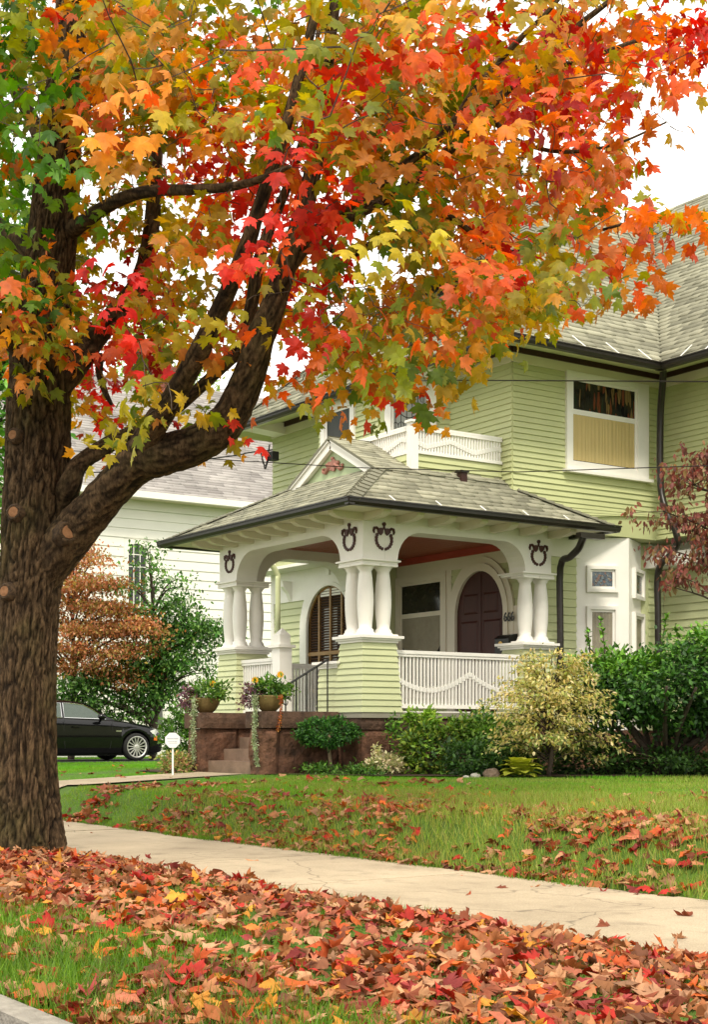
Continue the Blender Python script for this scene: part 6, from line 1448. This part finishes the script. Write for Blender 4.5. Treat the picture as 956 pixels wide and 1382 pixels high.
A_ = litter(22500, -20, 1.2, 1.90, 4.62, lambda X, Y, f, g: g.random(len(X)) < np.clip(1.0 - 1.1 * f - .85 * sstep(2.5, 2.0, Y) * sstep(-4.6, -5.6, X) * .75, .32 - .3 * sstep(2.5, 2.0, Y), 1) * (Y < 4.5 + .12 * g.random(len(X))), 13, .045)
B_ = litter(25000, -24, 1.5, 6.28, 9.4, lambda X, Y, f, g: g.random(len(X)) < np.clip((.42 + 1.2 * f) * (.12 + .88 * sstep(7.9, 6.9, Y)) * sstep(-15.8, -13.8, X + .8 * f) + .55 * sstep(6.75, 6.3, Y) * sstep(-14, -10, X) + .20 * sstep(-13, -9.5, X) * sstep(8.8, 7, Y) + .004, .003, 1), 14, .035)
C_ = litter(60, -20, -3, 4.6, 6.2, lambda X, Y, f, g: g.random(len(X)) < .8, 15, .002)
D_ = litter(60, -30, -13, 7, 11, lambda X, Y, f, g: g.random(len(X)) < .9, 16, .02)
E2 = litter(90, -20, -2, 1.2, 1.74, lambda X, Y, f, g: g.random(len(X)) < .9, 17, .02); E2[0][:, 2] -= .13
C_[0][:, 2] -= .010
FP, FM, FC, FI = [np.concatenate([q[i] for q in (A_, B_, C_, D_, E2)]) for i in range(4)]
px, py, dd = proj(FP); cand = np.where((px > 4) & (px < 952) & (py < 1378) & (py > 1000))[0]; cand = cand[np.argsort(dd[cand])]
onw = set(cand[(FP[cand, 1] > 4.62) & (FP[cand, 1] < 6.25)].tolist()); solo = set(cand[:300 - len(onw)].tolist()) | onw
rest = np.array([i for i in range(len(FP)) if i not in solo])
fvars = [crumple(*maple(a, b, c), am, na, ro, i) for i, (a, b, c, am, na, ro) in enumerate(((.55, .35, .5, .05, .9, 1.2), (-.5, .5, -.6, .07, .8, -1.8), (.9, .2, .9, .06, .6, 2.6), (.2, .12, .2, .05, 1.0, .8), (-.3, .2, 1.0, .08, .55, -3.0), (.7, .6, -.8, .07, .75, 2.0)))]
fl_attr = leafmat('fallen_leaf', .12, .7, spec=.2); fl_obj = leafmat('fallen_leaf_single', .12, .7, 'obj', spec=.2)
for vi in range(6):
    ids = rest[vi::6]; o = link('leaf_litter', scatter_mesh('leaf_litter', fvars[vi][0], fvars[vi][1], FP[ids], FM[ids], FC[ids]), fl_attr); tag(o, 'scattered fallen maple leaves in red, tan and brown carpeting the grass', 'leaves', kind='stuff')
fmesh = []
for V_, F_ in fvars:
    mm = MB(); mm.add(V_, F_); me = mm.mesh('fallen_leaf'); me.materials.append(fl_obj); fmesh.append(me)
CN = ['russet brown', 'tan brown', 'dark brown', 'orange-red', 'crimson', 'pale tan', 'golden yellow', 'bright orange', 'wine red', 'beige', 'deep brown', 'dusty pink']
for n, i in enumerate(sorted(solo)):
    o = link('fallen_leaf', fmesh[n % 6], None, None, shared=True); M_ = FM[i]; p = FP[i]
    o.matrix_basis = Matrix([[*M_[0], p[0]], [*M_[1], p[1]], [*M_[2], p[2]], [0, 0, 0, 1]]); o.color = (*FC[i], 1)
    place = 'lying on the bare sidewalk' if i in onw else 'in the litter between kerb and sidewalk'
    tag(o, CN[FI[i]] + ' fallen maple leaf ' + place, 'leaf', CN[FI[i]] + ' fallen leaves ' + place)
